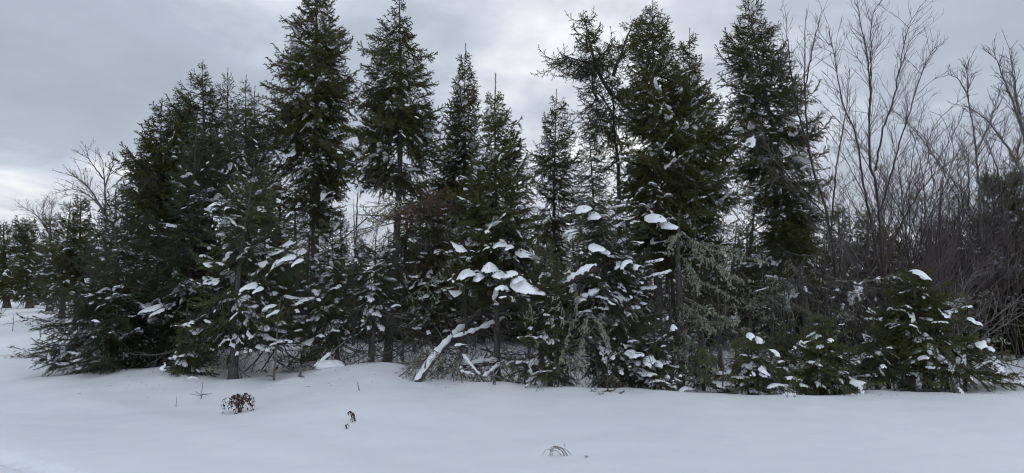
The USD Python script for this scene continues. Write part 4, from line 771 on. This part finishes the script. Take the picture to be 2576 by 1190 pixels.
def weed(label, base, stems_, seed, leaf=(.03, .07), nleaf=6, rad=.005, droop=.9, mat='dead_leaf', name='dried_weed', stem='twig_bark'):
    """A withered plant: arching stems with curled hanging leaves, each leaf a part."""
    r = np.random.default_rng(seed); b = at(*base); b[2] = ground(b[0], b[1]); t = thing(name, label, 'weed', b)
    for dx, dy, h, over in stems_:
        o_ = np.array([r.normal(0, .2) * abs(dx), r.normal(0, .02), 0]); q = smooth_line(o_ + np.array([[0, 0, -.03], [dx * .35, dy * .35, h * .75], [dx * .75, dy * .75, h], [dx, dy, h * (1 - over)]]), 14)
        obj('stem', tube(q, np.linspace(rad, rad * .45, 14), 5), stem, t)
        for k in range(nleaf):
            p = q[int(r.integers(5, 14))]; l = r.uniform(*leaf); a = r.uniform(0, 6.28); w = l * r.uniform(.16, .3)
            n = 6; u = np.linspace(0, 1, n); cx = np.cos(a) * l * .55 * np.sin(u * 1.6); cy = np.sin(a) * l * .55 * np.sin(u * 1.6); cz = -l * u ** 1.4 * droop + l * .15 * np.sin(u * 3)
            c = p + np.stack([cx, cy, cz], 1); sd = np.array([-math.sin(a), math.cos(a), .4]); sd /= np.linalg.norm(sd); ww = w * np.sin(np.clip(u * 1.05 + .08, 0, 1) * np.pi)[:, None]
            e = c + np.array([math.cos(a), math.sin(a), 0]) * .35 * ww
            v = np.vstack([c - sd * ww + .3 * (e - c), e, c + sd * ww + .3 * (e - c)]); i = np.arange(n - 1)
            f = np.vstack([np.stack([i, i + 1, i + n + 1, i + n], 1), np.stack([i + n, i + n + 1, i + 2 * n + 1, i + 2 * n], 1)])
            obj('leaf', (v, f), mat, t, smooth=True)
    return t
weed('large dried brown weed of drooping curled leaves on the open snow', (600, 1038, 9.3), [(-.23, .0, .20, .75), (-.16, .04, .24, .6), (-.08, -.05, .25, .6), (-.04, .05, .23, .8), (.03, -.03, .25, .55), (.08, .04, .26, .6), (.14, -.02, .26, .5), (.20, .03, .24, .6), (.24, .0, .20, .7), (-.2, -.06, .16, .9), (.16, -.07, .18, .9), (.0, -.08, .17, .95), (-.12, .0, .22, .5), (.05, .02, .24, .7), (.11, -.05, .22, .65), (-.18, .05, .2, .7), (.18, -.04, .21, .75), (-.02, -.02, .26, .4)], 91, leaf=(.03, .065), nleaf=13, rad=.0042)
weed('small dark brown weed bent over on the open snow', (892, 1082, 8.3), [(-.05, 0, .10, .2), (-.10, .02, .12, .4), (-.07, -.03, .13, .3), (-.02, .02, .08, .6)], 92, leaf=(.025, .05), nleaf=6, rad=.006)
weed('withered leaf tip below the small dark brown weed', (872, 1101, 8.0), [(.01, 0, .06, .3), (-.01, 0, .05, .6)], 93, leaf=(.03, .045), nleaf=3)
weed('arched dry flower stalk with tan seed heads near the bottom edge', (1421, 1144, 7.1), [(-.20, .0, .10, .3), (-.24, .03, .09, .75), (-.16, -.03, .08, 1.1), (-.19, .02, .10, 1.2), (-.13, .0, .09, 1.2), (-.22, -.03, .07, 1.2)], 94, leaf=(.015, .028), nleaf=5, rad=.0032, mat='pale_twig', stem='pale_twig')
weed('tiny tan leaf lying right of the arched dry stalk', (1475, 1153, 7.0), [(.02, 0, .02, .7), (-.015, 0, .025, .4)], 95, leaf=(.02, .03), nleaf=2, rad=.003, mat='pale_twig')
stick('twig', 'straight twig stuck behind the arched dry stalk', [[(1423, 1127, 7.4), (1421, 1121, 7.4), (1418, 1114, 7.4)]], .004)
# the little spruce sapling half sunk in the drift, and the long needled one
def sapling(label, px, Y, apex_py, tiers, species='young', name='spruce_sapling', sc=1.0):
    b = gp(px, Y); H = at(px, apex_py, Y)[2] - b[2]; t = thing(name, label, 'sapling', b); r = np.random.default_rng(int(px))
    obj('stem', tube(np.array([[0, 0, -.1], [0, 0, H * .5], [0, 0, H * .95]]), [.010, .008, .005], 6), 'stem_bark', t)
    for k, (h, L, n, pit) in enumerate(tiers):
        for i in range(n):
            c = int(np.argmin(np.abs(np.array(CLASSES) - L))); place(t, 'bough', lib(species, c, int(r.integers(2)), 0), (0, 0, H * h), i * 6.283 / n + k + r.normal(0, .2), math.radians(pit + r.normal(0, 6)), r.normal(0, .2), L / CLASSES[c] * r.uniform(.85, 1.15))
    place(t, 'leader', f'/World/Library/{species}_leader', (0, 0, H * .8), 0, math.radians(88), 0, H * .2 / .3 + .3); return t
sapling('tiny spruce sapling half sunk in the crest of the drift', 1528, 10.15, 912, [(.06, .28, 6, -6), (.38, .22, 5, 16), (.62, .16, 5, 28), (.8, .11, 4, 40)], 'grey')
def pine_tuft(r):
    lines = [(np.array([[0, 0, 0], [.12, 0, .01], [.24, 0, .03]]), 0)]
    return stems(lines, .24, .006), needles(lines, r, .24, step=.012, per=5, length=.085, width=.0045, bare=.35, ang=38)
x = UsdGeom.Xform.Define(stage, '/World/Library/pine_tuft'); _st, _nd = pine_tuft(np.random.default_rng(8))
usdkit.mesh(stage, '/World/Library/pine_tuft/stem', _st, M['stem_bark']); usdkit.mesh(stage, '/World/Library/pine_tuft/needles', _nd, M['young_needles'])
pt = thing('pine_sapling', 'young pine with long pale needles at the snow edge left of the heaped fir', 'sapling', gp(1815, 10.7))
obj('stem', tube(np.array([[0, 0, -.1], [.02, 0, .35], [0, 0, .75]]), [.014, .011, .006], 6), 'stem_bark', pt); rr = np.random.default_rng(74)
for i in range(44):
    h = rr.uniform(.02, .72); a = rr.uniform(0, 6.28); R = rr.uniform(.05, .42) * (1 - .6 * h)
    place(pt, 'bough', '/World/Library/pine_tuft', (math.cos(a) * R, math.sin(a) * R * .7, h), a, math.radians(rr.normal(15, 20)), rr.normal(0, 1), rr.uniform(.8, 1.2))

lt = thing('twig_litter', 'needles and broken twig bits strewn on the snow along the foot of the trees', 'litter', (0, 11, 0), kind='stuff')
rr = np.random.default_rng(75); o = []
for i in range(170):
    x, y = rr.uniform(-7, 8), 10.2 + abs(rr.normal(0, 1.3)); z = ground(x, y); a = rr.uniform(0, 6.28); l = rr.uniform(.008, .035) * (3 if rr.random() < .08 else 1)
    o.append(tube(np.array([[x, y - 11, z + .002], [x + math.cos(a) * l, y - 11 + math.sin(a) * l, z + .004 + rr.uniform(0, .01)]]), [.003, .0018], 3, cap=False))
obj('bits', cat_mesh(o), 'twig_bark', lt, kind='stuff')
